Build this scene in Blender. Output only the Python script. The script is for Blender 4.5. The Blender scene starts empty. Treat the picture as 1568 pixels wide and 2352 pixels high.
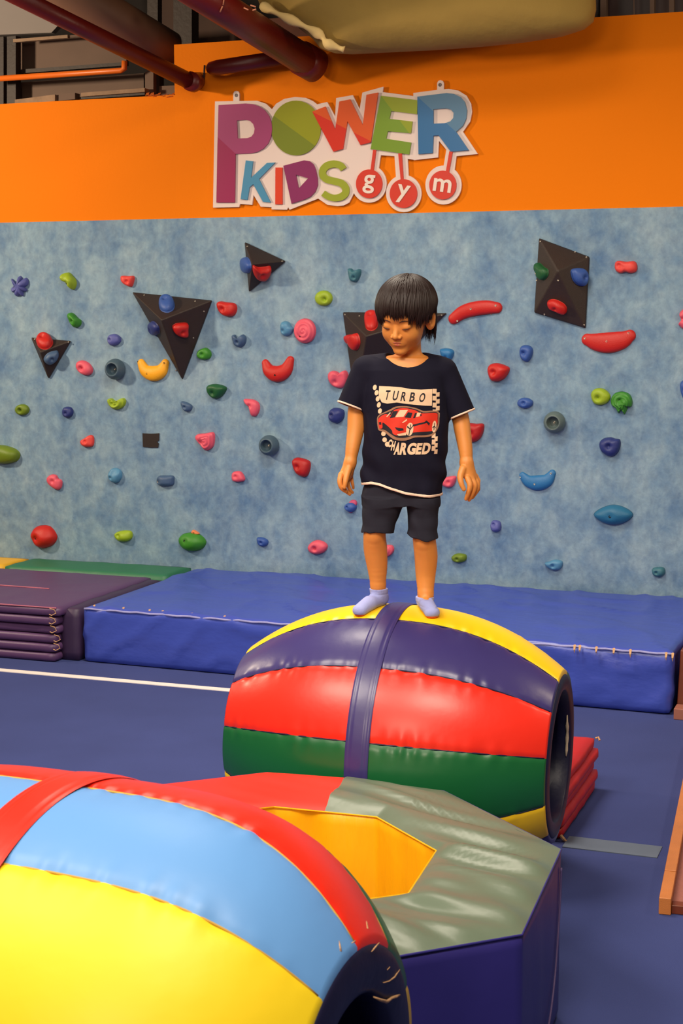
import bpy, bmesh, math, random
import numpy as np
from mathutils import Vector, Matrix, noise
from mathutils.bvhtree import BVHTree
from mathutils.geometry import tessellate_polygon

random.seed(7)
rng = np.random.default_rng(7)
SC = bpy.context.scene
COL = SC.collection
PI = math.pi

# ------------------------------------------------------------------ camera
F_PX = 3600.0
CAM_H = 1.75
PITCH = math.radians(7.08)
YAW = math.radians(19.94)
cam_d = bpy.data.cameras.new('camera')
cam = bpy.data.objects.new('camera', cam_d)
COL.objects.link(cam)
cam_d.sensor_fit = 'VERTICAL'
cam_d.sensor_height = 36.0
cam_d.lens = F_PX / 2352.0 * 36.0
cam.location = (0, 0, CAM_H)
cam.rotation_euler = (math.radians(90) - PITCH, 0, YAW)
cam_d.clip_end = 60
cam_d.dof.use_dof = True
cam_d.dof.focus_distance = 5.3
cam_d.dof.aperture_fstop = 13.0
SC.camera = cam

# ------------------------------------------------------------------ world, lights, exposure
SC.view_settings.view_transform = 'Standard'
SC.view_settings.look = 'None'
SC.view_settings.gamma = 1.0
SC.view_settings.exposure = 0.0
SC.view_settings.use_curve_mapping = False
world = bpy.data.worlds.new('world')
SC.world = world
world.use_nodes = True
world.node_tree.nodes['Background'].inputs[0].default_value = (1.0, 0.80, 0.62, 1)
world.node_tree.nodes['Background'].inputs[1].default_value = 0.10


def area_light(name, loc, target, size, power, colour, size_y=None, spread=180):
    d = bpy.data.lights.new(name, 'AREA')
    d.energy = power
    d.color = colour
    d.size = size
    d.spread = math.radians(spread)
    if size_y:
        d.shape = 'RECTANGLE'
        d.size_y = size_y
    o = bpy.data.objects.new(name, d)
    COL.objects.link(o)
    o.location = loc
    o.rotation_euler = (Vector(target) - Vector(loc)).to_track_quat('-Z', 'Y').to_euler()
    return o


WARM = (1.0, 0.80, 0.56)
SOFT = (1.0, 0.88, 0.72)
area_light('ceiling_lamp_left_side', (-6.9, 5.7, 3.15), (-4.8, 8.3, 2.2), 0.28, 135, WARM)
area_light('ceiling_lamp_right_side', (1.6, 5.6, 3.0), (-0.4, 8.3, 1.7), 0.35, 48, WARM)
area_light('ceiling_lamp_middle', (-2.4, 5.6, 4.3), (-2.4, 6.2, 0), 1.4, 78, SOFT, 0.9, 125)
area_light('ceiling_lamp_front', (-0.4, 1.6, 4.2), (-1.0, 3.9, 0.3), 1.6, 66, SOFT, 1.0, 120)
area_light('ceiling_lamp_front_left', (-3.2, 1.8, 4.1), (-1.8, 4.2, 0.6), 1.6, 62, SOFT, 1.0, 120)
area_light('fill_light_back', (-1.2, -1.8, 3.3), (-1.4, 3.4, 0.6), 1.4, 50, (1.0, 0.84, 0.64), 0.9, 130)  # added fill behind the camera, brightens the foreground barrel and the boy's front


# ------------------------------------------------------------------ picture geometry -> room geometry
A_FWD = np.array([-math.sin(YAW) * math.cos(PITCH), math.cos(YAW) * math.cos(PITCH), -math.sin(PITCH)])
A_RIGHT = np.array([math.cos(YAW), math.sin(YAW), 0.0])
A_UP = np.cross(A_RIGHT, A_FWD)
A_C = np.array([0, 0, CAM_H])


def sight(x, y):
    return A_FWD + A_RIGHT * (x - 784) / F_PX + A_UP * (1176 - y) / F_PX


def on_plane(x, y, p, n):
    r = sight(x, y)
    n = np.array(n, float)
    t = ((np.array(p, float) - A_C) @ n) / (r @ n)
    return A_C + r * t


def on_z(x, y, z):
    return on_plane(x, y, (0, 0, z), (0, 0, 1))


def on_y(x, y, Y):
    return on_plane(x, y, (0, Y, 0), (0, 1, 0))


# ------------------------------------------------------------------ materials
MATS = {}


def lin(c):
    return tuple(((v / 255.0) / 12.92 if v / 255.0 <= 0.04045 else ((v / 255.0 + 0.055) / 1.055) ** 2.4) for v in c)


def new_mat(name):
    m = bpy.data.materials.new(name)
    m.use_nodes = True
    nt = m.node_tree
    b = nt.nodes['Principled BSDF']
    return m, nt, b


def mat(name, rgb, rough=0.5, var=0.08, scale=8.0, bump=0.0, bscale=30.0, coat=0.0, spec=0.5, metal=0.0, sss=0.0,
        bdist=0.01, stretch=None):
    """plain surface with a soft procedural variation of colour and a bump."""
    if name in MATS:
        return MATS[name]
    m, nt, b = new_mat(name)
    N, L = nt.nodes, nt.links
    tc = N.new('ShaderNodeTexCoord')
    nz = N.new('ShaderNodeTexNoise')
    nz.inputs['Scale'].default_value = scale
    nz.inputs['Detail'].default_value = 4
    L.new(tc.outputs['Object'], nz.inputs['Vector'])
    mx = N.new('ShaderNodeMix')
    mx.data_type = 'RGBA'
    c = lin(rgb)
    mx.inputs[6].default_value = tuple(v * (1 - var) for v in c) + (1,)
    mx.inputs[7].default_value = tuple(min(1, v * (1 + var)) for v in c) + (1,)
    L.new(nz.outputs['Fac'], mx.inputs[0])
    L.new(mx.outputs[2], b.inputs['Base Color'])
    b.inputs['Roughness'].default_value = rough
    b.inputs['Metallic'].default_value = metal
    b.inputs['Specular IOR Level'].default_value = spec
    b.inputs['Coat Weight'].default_value = coat
    b.inputs['Coat Roughness'].default_value = 0.25
    if sss:
        b.inputs['Subsurface Weight'].default_value = sss
        b.inputs['Subsurface Radius'].default_value = (0.012, 0.004, 0.002)
    if bump:
        n2 = N.new('ShaderNodeTexNoise')
        n2.inputs['Scale'].default_value = bscale
        n2.inputs['Detail'].default_value = 5
        if stretch:
            mp = N.new('ShaderNodeMapping')
            mp.inputs['Scale'].default_value = stretch
            L.new(tc.outputs['Object'], mp.inputs['Vector'])
            L.new(mp.outputs[0], n2.inputs['Vector'])
        else:
            L.new(tc.outputs['Object'], n2.inputs['Vector'])
        bp = N.new('ShaderNodeBump')
        bp.inputs['Strength'].default_value = bump
        bp.inputs['Distance'].default_value = bdist
        L.new(n2.outputs['Fac'], bp.inputs['Height'])
        L.new(bp.outputs[0], b.inputs['Normal'])
    MATS[name] = m
    return m


def two_tone(name, ca, cb, p, n, rough=0.35):
    """two colours either side of a plane through p with normal n (object space)"""
    m, nt, b = new_mat(name)
    N, L = nt.nodes, nt.links
    tc = N.new('ShaderNodeTexCoord')
    sub = N.new('ShaderNodeVectorMath')
    sub.operation = 'SUBTRACT'
    sub.inputs[1].default_value = p
    dot = N.new('ShaderNodeVectorMath')
    dot.operation = 'DOT_PRODUCT'
    dot.inputs[1].default_value = n
    gt = N.new('ShaderNodeMath')
    gt.operation = 'GREATER_THAN'
    gt.inputs[1].default_value = 0
    mx = N.new('ShaderNodeMix')
    mx.data_type = 'RGBA'
    mx.inputs[6].default_value = lin(ca) + (1,)
    mx.inputs[7].default_value = lin(cb) + (1,)
    L.new(tc.outputs['Object'], sub.inputs[0])
    L.new(sub.outputs[0], dot.inputs[0])
    L.new(dot.outputs['Value'], gt.inputs[0])
    L.new(gt.outputs[0], mx.inputs[0])
    L.new(mx.outputs[2], b.inputs['Base Color'])
    b.inputs['Roughness'].default_value = rough
    return m


def wall_mottle():
    m, nt, b = new_mat('mottled_blue_wall_paint')
    N, L = nt.nodes, nt.links
    tc = N.new('ShaderNodeTexCoord')

    def nz(scale, detail, dist, off):
        mp = N.new('ShaderNodeMapping')
        mp.inputs['Location'].default_value = off
        mp.inputs['Scale'].default_value = (1, 1, 0.8)
        t = N.new('ShaderNodeTexNoise')
        t.inputs['Scale'].default_value = scale
        t.inputs['Detail'].default_value = detail
        t.inputs['Distortion'].default_value = dist
        t.inputs['Roughness'].default_value = 0.62
        L.new(tc.outputs['Object'], mp.inputs['Vector'])
        L.new(mp.outputs[0], t.inputs['Vector'])
        return t.outputs['Fac']
    a = nz(2.8, 10, 0.35, (3, 1, 5))
    c = nz(8.0, 9, 0.3, (0, 7, 2))
    r1 = N.new('ShaderNodeValToRGB')
    e = r1.color_ramp.elements
    e[0].position, e[0].color = 0.36, lin((84, 120, 158)) + (1,)
    e[1].position, e[1].color = 0.64, lin((150, 175, 190)) + (1,)
    k = e.new(0.5)
    k.color = lin((118, 152, 178)) + (1,)
    L.new(a, r1.inputs[0])
    r2 = N.new('ShaderNodeValToRGB')
    e = r2.color_ramp.elements
    e[0].position, e[0].color = 0.36, lin((86, 120, 162)) + (1,)
    e[1].position, e[1].color = 0.62, lin((154, 178, 192)) + (1,)
    L.new(c, r2.inputs[0])
    mx = N.new('ShaderNodeMix')
    mx.data_type = 'RGBA'
    mx.inputs[0].default_value = 0.45
    L.new(r1.outputs[0], mx.inputs[6])
    L.new(r2.outputs[0], mx.inputs[7])
    fine = nz(24.0, 7, 0.25, (2, 2, 9))
    r3 = N.new('ShaderNodeValToRGB')
    e = r3.color_ramp.elements
    e[0].position, e[0].color = 0.30, (0.68, 0.70, 0.76, 1)
    e[1].position, e[1].color = 0.62, (1.04, 1.04, 1.03, 1)
    L.new(fine, r3.inputs[0])
    mul = N.new('ShaderNodeMix')
    mul.data_type = 'RGBA'
    mul.blend_type = 'MULTIPLY'
    mul.inputs[0].default_value = 0.75
    L.new(mx.outputs[2], mul.inputs[6])
    L.new(r3.outputs[0], mul.inputs[7])
    L.new(mul.outputs[2], b.inputs['Base Color'])
    b.inputs['Roughness'].default_value = 0.75
    bp = N.new('ShaderNodeBump')
    bp.inputs['Strength'].default_value = 0.5
    bp.inputs['Distance'].default_value = 0.008
    L.new(fine, bp.inputs['Height'])
    L.new(bp.outputs[0], b.inputs['Normal'])
    return m


M_WALL = wall_mottle()
M_ORANGE = mat('orange_wall_paint', (236, 123, 0), 0.75, 0.05, 1.4, 0.10, 60, spec=0.15)
M_FLOOR = mat('blue_carpet', (60, 70, 124), 0.9, 0.14, 3.0, 0.45, 420, spec=0.2, bdist=0.004)
M_CRASH = mat('blue_vinyl_mat', (62, 80, 178), 0.34, 0.05, 3.0, 0.35, 3.0, bdist=0.03, stretch=(1, 2.4, 2.0))
M_PURPLE = mat('purple_vinyl_mat', (88, 58, 100), 0.45, 0.08, 3.0, 0.3, 5.0, bdist=0.02)
M_GREENMAT = mat('green_vinyl_mat', (44, 112, 80), 0.5, 0.06, 3.0, 0.3, 5.0, bdist=0.02)
M_YELLOWMAT = mat('yellow_vinyl_mat', (235, 180, 40), 0.5, 0.05, 3.0)
M_REDMAT = mat('red_vinyl_mat', (190, 22, 24), 0.5, 0.08, 3.0, 0.3, 7.0, bdist=0.015)
M_NAVY = mat('navy_vinyl', (60, 52, 112), 0.36, 0.06, 4.0, 0.25, 7.0, coat=0.15, bdist=0.010)
M_RED = mat('red_vinyl', (240, 44, 26), 0.38, 0.04, 4.0, 0.25, 7.0, coat=0.12, bdist=0.010)
M_GREEN = mat('green_vinyl', (20, 96, 50), 0.36, 0.06, 4.0, 0.25, 7.0, coat=0.15, bdist=0.010)
M_YELLOW = mat('yellow_vinyl', (253, 204, 22), 0.38, 0.03, 4.0, 0.25, 7.0, coat=0.1, bdist=0.010)
M_SKYBLUE = mat('sky_blue_vinyl', (104, 160, 226), 0.45, 0.04, 4.0, 0.3, 6.0, bdist=0.012)
M_YELLOW2 = mat('bright_yellow_vinyl', (254, 218, 30), 0.5, 0.03, 4.0, 0.3, 5.0, bdist=0.012)
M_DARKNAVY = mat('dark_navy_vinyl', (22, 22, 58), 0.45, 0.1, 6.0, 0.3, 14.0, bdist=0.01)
M_SAGE = mat('sage_green_vinyl', (98, 112, 95), 0.36, 0.05, 4.0, 0.3, 6.0, bdist=0.012)
M_OCTRED = mat('scarlet_vinyl', (240, 44, 30), 0.45, 0.03, 4.0)
M_OCTYEL = mat('amber_vinyl', (250, 180, 6), 0.45, 0.05, 4.0, 0.4, 6.0, bdist=0.02, stretch=(3, 3, 0.5))
M_OCTSIDE = mat('indigo_vinyl', (52, 46, 128), 0.42, 0.05, 4.0, 0.3, 5.0, bdist=0.012)
M_FOAM = mat('torn_foam', (206, 160, 116), 0.8, 0.2, 60.0, 0.5, 120)
M_SEAM = mat('seam_thread', (205, 160, 60), 0.6)
M_SCUFF = mat('scuffed_edge', (150, 150, 205), 0.6, 0.2, 40.0)
M_WHITE = mat('white_tape', (236, 226, 222), 0.6, 0.05, 20)
M_GREYTAPE = mat('grey_tape', (92, 104, 124), 0.7, 0.08, 20)
M_WOOD = mat('varnished_wood', (196, 118, 56), 0.4, 0.18, 14, 0.2, 50, stretch=(8, 1, 8))
M_WOODDARK = mat('dark_wood', (110, 48, 22), 0.45, 0.2, 12)
M_PINKCARPET = mat('brown_carpet', (150, 92, 82), 0.95, 0.15, 60, 0.5, 300, bdist=0.004)
M_VOLUME = mat('dark_brown_gritty_coating', (46, 32, 26), 0.55, 0.12, 30, 0.35, 260, bdist=0.004)
M_STEEL = mat('steel_bolt', (190, 180, 165), 0.35, 0.1, 40, metal=0.8)
M_BLACKHOLE = mat('shadowed_socket', (16, 12, 14), 0.8)
M_PIPE = mat('maroon_pipe_paint', (100, 18, 10), 0.4, 0.12, 8, 0.1, 40)
M_DUCT = mat('brown_grey_duct', (120, 84, 62), 0.6, 0.15, 6)
M_CANVAS = mat('olive_yellow_canvas', (150, 122, 56), 0.85, 0.22, 2.2, 0.35, 9, bdist=0.02)
M_CANVAS_TRIM = mat('cream_canvas_edge', (214, 184, 122), 0.85, 0.15, 4.0, 0.3, 20)
M_DARKSTEEL = mat('dark_steel', (48, 34, 28), 0.6, 0.25, 9, 0.2, 40)
M_PANEL = mat('taupe_panel', (104, 80, 66), 0.7, 0.18, 5)
M_WORN = mat('worn_timber', (150, 122, 98), 0.8, 0.35, 12, 0.3, 50)
M_CONDUIT = mat('orange_conduit', (232, 112, 30), 0.4)
M_SIGNWHITE = mat('white_sign_board', (226, 206, 200), 0.45, 0.02, 5)
M_SKIN = mat('skin', (222, 142, 68), 0.48, 0.04, 14, 0.05, 200, sss=0.12, bdist=0.002)
M_LIP = mat('lip', (196, 92, 74), 0.4, 0.05, 30)
M_HAIR = mat('black_hair', (38, 24, 22), 0.48, 0.35, 40, spec=0.35)
M_SHIRT = mat('navy_jersey', (15, 13, 34), 0.85, 0.12, 6, 0.25, 14, spec=0.25, bdist=0.01)
M_SHORTS = mat('charcoal_cotton', (36, 35, 47), 0.85, 0.12, 8, 0.25, 18, spec=0.25, bdist=0.01)
M_TRIM = mat('cream_trim', (246, 214, 190), 0.7, 0.03, 30)
M_SOCK = mat('lavender_sock', (160, 166, 222), 0.85, 0.06, 20, 0.3, 260, bdist=0.003)
M_SOLE = mat('coral_sock_sole', (214, 92, 60), 0.8)
M_PRINT = mat('cream_print', (238, 200, 164), 0.7, 0.03, 30)
M_PRINTRED = mat('red_print', (222, 46, 18), 0.6, 0.05, 30)
M_PRINTDARK = mat('dark_print', (20, 16, 30), 0.7)
M_PRINTTAN = mat('tan_print_outline', (158, 112, 84), 0.7)
M_CEIL = mat('dark_ceiling', (30, 22, 20), 0.8, 0.2, 2)
M_PALE = mat('pale_ceiling_panel', (150, 140, 136), 0.8, 0.1, 3)


# ------------------------------------------------------------------ object helpers
def world_loc(o):
    v = Vector((0, 0, 0))
    while o is not None:
        v = v + o.location
        o = o.parent
    return v


def put(name, verts, faces, m, parent=None, smooth=True, origin=None, mats=None, fidx=None):
    """one mesh object; verts are world coordinates"""
    verts = np.asarray(verts, dtype=np.float64).reshape(-1, 3)
    if parent is not None:
        org = np.array(world_loc(parent))
        off = np.zeros(3)
        if origin is not None:
            off = np.array(origin) - org
            org = np.array(origin)
    else:
        if origin is None:
            origin = (verts[:, 0].mean(), verts[:, 1].mean(), verts[:, 2].min())
        org = np.array(origin, float)
        off = org
    me = bpy.data.meshes.new(name)
    if isinstance(faces, np.ndarray):
        nf, k = faces.shape
        me.vertices.add(len(verts))
        me.vertices.foreach_set('co', (verts - org).astype(np.float32).ravel())
        me.loops.add(nf * k)
        me.loops.foreach_set('vertex_index', faces.astype(np.int32).ravel())
        me.polygons.add(nf)
        me.polygons.foreach_set('loop_start', np.arange(0, nf * k, k, dtype=np.int32))
        me.polygons.foreach_set('loop_total', np.full(nf, k, dtype=np.int32))
        me.update(calc_edges=True)
    else:
        me.from_pydata([tuple(v) for v in (verts - org)], [], [tuple(int(i) for i in f) for f in faces])
        me.update()
    if mats:
        for q in mats:
            me.materials.append(q)
        if fidx is not None:
            me.polygons.foreach_set('material_index', np.asarray(fidx, dtype=np.int32))
    else:
        me.materials.append(m)
    me.polygons.foreach_set('use_smooth', np.full(len(me.polygons), bool(smooth)))
    o = bpy.data.objects.new(name, me)
    COL.objects.link(o)
    if parent is not None:
        o.parent = parent
    o.location = tuple(off)
    return o


def tag(o, label=None, cat=None, group=None, kind=None):
    if label:
        o['label'] = label
    if cat:
        o['category'] = cat
    if group:
        o['group'] = group
    if kind:
        o['kind'] = kind
    return o


def thing(name, label, cat, loc, group=None):
    o = bpy.data.objects.new(name, None)
    o.empty_display_size = 0.1
    COL.objects.link(o)
    o.location = loc
    return tag(o, label, cat, group)


class MB:
    def __init__(self):
        self.v, self.f = [], []

    def add(self, vs, fs):
        b = len(self.v)
        self.v += [tuple(p) for p in vs]
        self.f += [tuple(b + i for i in q) for q in fs]

    def box(self, x0, x1, y0, y1, z0, z1):
        self.add([(x0, y0, z0), (x1, y0, z0), (x1, y1, z0), (x0, y1, z0),
                  (x0, y0, z1), (x1, y0, z1), (x1, y1, z1), (x0, y1, z1)],
                 [(0, 3, 2, 1), (4, 5, 6, 7), (0, 1, 5, 4), (1, 2, 6, 5), (2, 3, 7, 6), (3, 0, 4, 7)])

    def tube(self, pts, rad, n=16, caps=True, flat=1.0, up=(0, 0, 1)):
        pts = [Vector(p) for p in pts]
        if not hasattr(rad, '__len__'):
            rad = [rad] * len(pts)
        vs, fs = [], []
        pu = None
        for i, p in enumerate(pts):
            a = pts[max(0, i - 1)]
            b = pts[min(len(pts) - 1, i + 1)]
            t = (b - a).normalized()
            u = Vector(up) if pu is None else pu
            u = (u - t * u.dot(t))
            if u.length < 1e-4:
                u = Vector((1, 0, 0)) - t * t.x
            u.normalize()
            pu = u
            w = t.cross(u)
            for k in range(n):
                a_ = 2 * PI * k / n
                vs.append(p + u * (math.cos(a_) * rad[i]) + w * (math.sin(a_) * rad[i] * flat))
        for i in range(len(pts) - 1):
            for k in range(n):
                fs.append((i * n + k, i * n + (k + 1) % n, (i + 1) * n + (k + 1) % n, (i + 1) * n + k))
        if caps:
            fs.append(tuple(reversed(range(n))))
            fs.append(tuple(range((len(pts) - 1) * n, len(pts) * n)))
        self.add(vs, fs)

    def put(self, name, m, parent=None, smooth=False, **k):
        return put(name, self.v, self.f, m, parent, smooth, **k)


def bevel(o, w, seg=3, auto=True):
    md = o.modifiers.new('bevel', 'BEVEL')
    md.width = w
    md.segments = seg
    md.limit_method = 'ANGLE'
    md.angle_limit = math.radians(30)
    if auto:
        o.data.polygons.foreach_set('use_smooth', np.full(len(o.data.polygons), True))
        wn = o.modifiers.new('normals', 'WEIGHTED_NORMAL')
        wn.keep_sharp = True
    return o


def box_obj(name, b, m, parent=None, bev=0.0, **k):
    q = MB()
    q.box(*b)
    o = q.put(name, m, parent, **k)
    if bev:
        bevel(o, bev)
    return o


def spline(pts, n=6, closed=True):
    """Catmull-Rom through 2D/3D points"""
    P = [np.array(p, float) for p in pts]
    out = []
    N = len(P)
    rngi = range(N) if closed else range(N - 1)
    for i in rngi:
        if closed:
            p0, p1, p2, p3 = P[(i - 1) % N], P[i], P[(i + 1) % N], P[(i + 2) % N]
        else:
            p0, p1, p2, p3 = P[max(i - 1, 0)], P[i], P[i + 1], P[min(i + 2, N - 1)]
        for j in range(n):
            t = j / n
            out.append(0.5 * ((2 * p1) + (-p0 + p2) * t + (2 * p0 - 5 * p1 + 4 * p2 - p3) * t * t + (-p0 + 3 * p1 - 3 * p2 + p3) * t ** 3))
    if not closed:
        out.append(P[-1])
    return out


# ------------------------------------------------------------------ the room shell
WY = 8.33           # face of the climbing wall
ZB = 2.317          # top of the climbing wall
fl = MB()
fl.box(-9, 3.5, -3, 9.6, -0.12, 0.0)
tag(fl.put('floor', M_FLOOR, origin=(0, 0, 0)), kind='structure')
cw = MB()
cw.box(-9, 3.5, WY, WY + 0.06, 0.0, ZB)
o = cw.put('wall_back', M_WALL, origin=(-3, WY, 0))
tag(o, kind='structure')
# orange wall above, with the step at the left and its chipped lip
ow = MB()
XS = float(on_y(401, 218, WY + 0.03)[0])
ow.box(-9, XS, WY + 0.03, WY + 0.22, ZB - 0.1, 3.02)
o = ow.put('wall_back_upper', M_ORANGE, origin=(-6, WY + 0.03, ZB))
tag(o, kind='structure')
ow = MB()
ow.box(XS, 3.5, WY + 0.03, WY + 0.22, ZB - 0.1, 3.30)
o = ow.put('wall_back_upper_right', M_ORANGE, origin=(-2, WY + 0.03, ZB))
tag(o, kind='structure')
c = MB()
c.box(-9, 3.5, -3, 11, 4.6, 4.7)
tag(c.put('ceiling', M_CEIL, origin=(-3, 4, 4.6)), kind='structure')
c = MB()
c.box(-9, 3.5, 10.4, 10.5, 0, 4.6)
tag(c.put('wall_far', M_CEIL, origin=(-3, 10.4, 0)), kind='structure')

# floor lines
t = MB()
t.box(-7.5, -2.2, 6.607, 6.660, 0.0, 0.003)
tag(t.put('tape_line', M_WHITE), 'narrow white line running across the blue carpet in front of the big mats', 'floor line')
t = MB()
t.box(-1.028, -0.715, 4.985, 5.10, 0.0, 0.003)
tag(t.put('tape_line', M_GREYTAPE), 'wide grey tape line on the blue carpet right of the red folded mat', 'floor line')


# ------------------------------------------------------------------ mats along the wall
def soft_box(name, x0, x1, y0, y1, z0, z1, m, parent=None, res=0.03, rad=0.02, puff=0.012, seed=0, wr=0.0, wdir=(1, 0.6, 1),
             shear=None):
    """closed box with rounded edges, a slightly puffed skin and shallow wrinkles"""
    nx = max(3, int((x1 - x0) / res))
    ny = max(3, int((y1 - y0) / res))
    nz = max(3, int((z1 - z0) / res))
    V, Fc, idx = [], [], {}

    def vid(i, j, k):
        key = (i, j, k)
        if key not in idx:
            idx[key] = len(V)
            V.append((i / nx, j / ny, k / nz))
        return idx[key]
    for i in range(nx):
        for j in range(ny):
            Fc.append((vid(i, j, nz), vid(i + 1, j, nz), vid(i + 1, j + 1, nz), vid(i, j + 1, nz)))
            Fc.append((vid(i, j, 0), vid(i, j + 1, 0), vid(i + 1, j + 1, 0), vid(i + 1, j, 0)))
    for i in range(nx):
        for k in range(nz):
            Fc.append((vid(i, 0, k), vid(i + 1, 0, k), vid(i + 1, 0, k + 1), vid(i, 0, k + 1)))
            Fc.append((vid(i, ny, k), vid(i, ny, k + 1), vid(i + 1, ny, k + 1), vid(i + 1, ny, k)))
    for j in range(ny):
        for k in range(nz):
            Fc.append((vid(0, j, k), vid(0, j, k + 1), vid(0, j + 1, k + 1), vid(0, j + 1, k)))
            Fc.append((vid(nx, j, k), vid(nx, j + 1, k), vid(nx, j + 1, k + 1), vid(nx, j, k + 1)))
    A = np.array(V)
    lo = np.array([x0, y0, z0])
    hi = np.array([x1, y1, z1])
    P = lo + A * (hi - lo)
    inner = np.clip(P, lo + rad, hi - rad)
    d = P - inner
    ln = np.linalg.norm(d, axis=1, keepdims=True)
    nrm = d / np.maximum(ln, 1e-9)
    P = inner + nrm * rad
    # puff in the middle of each face
    e = np.sort(np.minimum(P - lo, hi - P), axis=1)
    p_ = puff * np.clip(e[:, 1] / max(1e-6, min(x1 - x0, y1 - y0, z1 - z0) * 0.5), 0, 1)
    up = (P[:, 2] > z0 + 0.01)
    P = P + nrm * (p_ * up)[:, None]
    if wr:
        W = np.array([noise.noise(Vector((q[0] * wdir[0] * 2.2 + q[1] * 3.0 + seed, q[1] * 2.0 + q[2] * 5.0 * wdir[2], q[2] * 3.0 - q[0] * 3.2)))
                      for q in P])
        W2 = np.clip(1 - np.abs(W) * 5, 0, 1)
        P = P + nrm * ((W2 * wr) * up)[:, None]
    if shear is not None:
        P = shear(P)
    return put(name, P, Fc, m, parent)


# blue crash mat
def crash_shear(P):
    P = P.copy()
    f = (-0.93 - P[:, 0]) / 3.0
    g = np.clip((8.32 - P[:, 1]) / 1.45, 0, 1)
    P[:, 1] += 0.08 * f * g
    return P


crash = thing('crash_mat', 'wide thick royal blue crash mat lying against the climbing wall', 'mat', (-2.4, 7.6, 0))
soft_box('cover', -3.924, -0.944, 6.868, 8.29, 0.0, 0.283, M_CRASH, crash, 0.028, 0.018, 0.004, 3, 0.011, shear=crash_shear)
# scuffed top front edge: a pale welt with small nicks
w = MB()
pts = []
for i in range(80):
    f = i / 79
    x = -3.915 + f * 2.98
    y = 6.868 + 0.081 * (1 - f)
    pts.append((x, y, 0.276 + 0.002 * math.sin(i * 1.7)))
w.tube(pts, 0.0055, 8)
tag(w.put('welt', M_SCUFF, crash, True), 'pale scuffed welt along the front top edge')
random.seed(11)
w = MB()
for px in [218, 285, 345, 375, 442, 517, 1320, 1332, 1370, 1410, 1448, 1530, 1545]:
    p = on_z(px, 1392 + (px - 200) * 0.0837, 0.28)
    w = MB()
    w.add([(p[0] - 0.006, p[1] - 0.006, 0.290), (p[0] + 0.006, p[1] - 0.006, 0.289), (p[0] + 0.004, p[1] - 0.018, 0.272), (p[0] + 0.001, p[1] - 0.012, 0.250 + random.random() * 0.015),
           (p[0] - 0.003, p[1] - 0.018, 0.270), (p[0], p[1] + 0.004, 0.291)], [(0, 1, 2, 4), (4, 2, 3), (0, 5, 1), (0, 4, 3), (1, 3, 2)])
    tag(w.put('torn_nick', M_FOAM, crash), 'small pale tear in the vinyl edge')

# purple folded mat, six folds
pm = thing('folding_mat', 'purple folded gym mat stack left of the blue crash mat', 'mat', (-4.8, 7.4, 0))
random.seed(4)
nlay = 6
for k in range(nlay):
    z0 = 0.283 * k / nlay
    z1 = 0.283 * (k + 1) / nlay + 0.002
    dx = random.uniform(-0.012, 0.006) + (-0.0 if k == nlay - 1 else -0.025)
    soft_box('mat_panel', -6.2, -4.02 + dx, 6.885 + random.uniform(-0.008, 0.02), 7.92, z0, z1 - 0.004, M_PURPLE, pm, 0.045 if k < nlay - 1 else 0.04, 0.013, 0.002, k, 0.003)
w = MB()
for k in range(5):
    z = 0.262 - k * 0.045
    x = -4.04 + random.uniform(-0.02, 0.01)
    w = MB()
    w.tube([(x - 0.02, 6.878, z + 0.018), (x + 0.012, 6.870, z + 0.014), (x + 0.018, 6.874, z - 0.004), (x - 0.004, 6.868, z - 0.016), (x - 0.02, 6.874, z - 0.012)], 0.0022, 6)
    tag(w.put('loose_thread', M_FOAM, pm), 'frayed beige stitching at the corner')
w = MB()
w.tube([(-6.1, 7.36, 0.286), (-5.2, 7.375, 0.286), (-4.36, 7.36, 0.286)], 0.003, 6)
M_PIPING = mat('mauve_piping', (190, 110, 130), 0.6)
tag(w.put('piping', M_PIPING, pm), 'thin pinkish seam line')
w = MB()
w.tube([(-6.1, 6.885, 0.284), (-5.2, 6.885, 0.284), (-4.04, 6.885, 0.282)], 0.003, 6)
tag(w.put('piping', M_PIPING, pm), 'thin pinkish seam line')
# strip between the folded stack and the crash mat (lower purple mat)
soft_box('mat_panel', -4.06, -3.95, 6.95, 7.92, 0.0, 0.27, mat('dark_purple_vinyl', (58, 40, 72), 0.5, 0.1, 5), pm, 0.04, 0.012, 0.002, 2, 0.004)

gm = soft_box('gym_mat', -5.02, -3.95, 7.965, 8.30, 0.0, 0.285, M_GREENMAT, None, 0.04, 0.012, 0.002, 8, 0.004)
tag(gm, 'dark green gym mat lying at the foot of the wall behind the purple mat', 'mat')
gm = soft_box('gym_mat', -6.6, -5.035, 7.965, 8.28, 0.0, 0.285, M_YELLOWMAT, None, 0.05, 0.012, 0.002, 9, 0.003)
tag(gm, 'yellow gym mat at the far left beside the green mat', 'mat')

# red folded mat behind the striped barrel
rm = thing('folding_mat', 'bright red folded gym mat on the floor behind the striped barrel', 'mat', (-1.4, 5.35, 0))
random.seed(9)
for k in range(5):
    dx = [0.0, 0.006, -0.004, 0.008, -0.006][k]
    soft_box('mat_panel', -1.85, -1.045 + dx, 5.055 - 0.01 * (k % 2), 5.66 + 0.012 * (k % 2), 0.04 * k, 0.04 * k + 0.0405, M_REDMAT, rm, 0.03, 0.012, 0.002, k + 20, 0.004)
w = MB()
w.tube([(-1.05, 5.662, 0.196), (-1.04, 5.668, 0.2), (-1.034, 5.66, 0.19)], 0.004, 6)
tag(w.put('torn_corner', M_FOAM, rm), 'worn pale corner')
w = MB()
w.tube([(-1.046, 5.045, 0.02), (-1.036, 5.04, 0.012), (-1.03, 5.05, 0.0)], 0.006, 6)
tag(w.put('torn_corner', M_FOAM, rm), 'worn pale corner')


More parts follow.
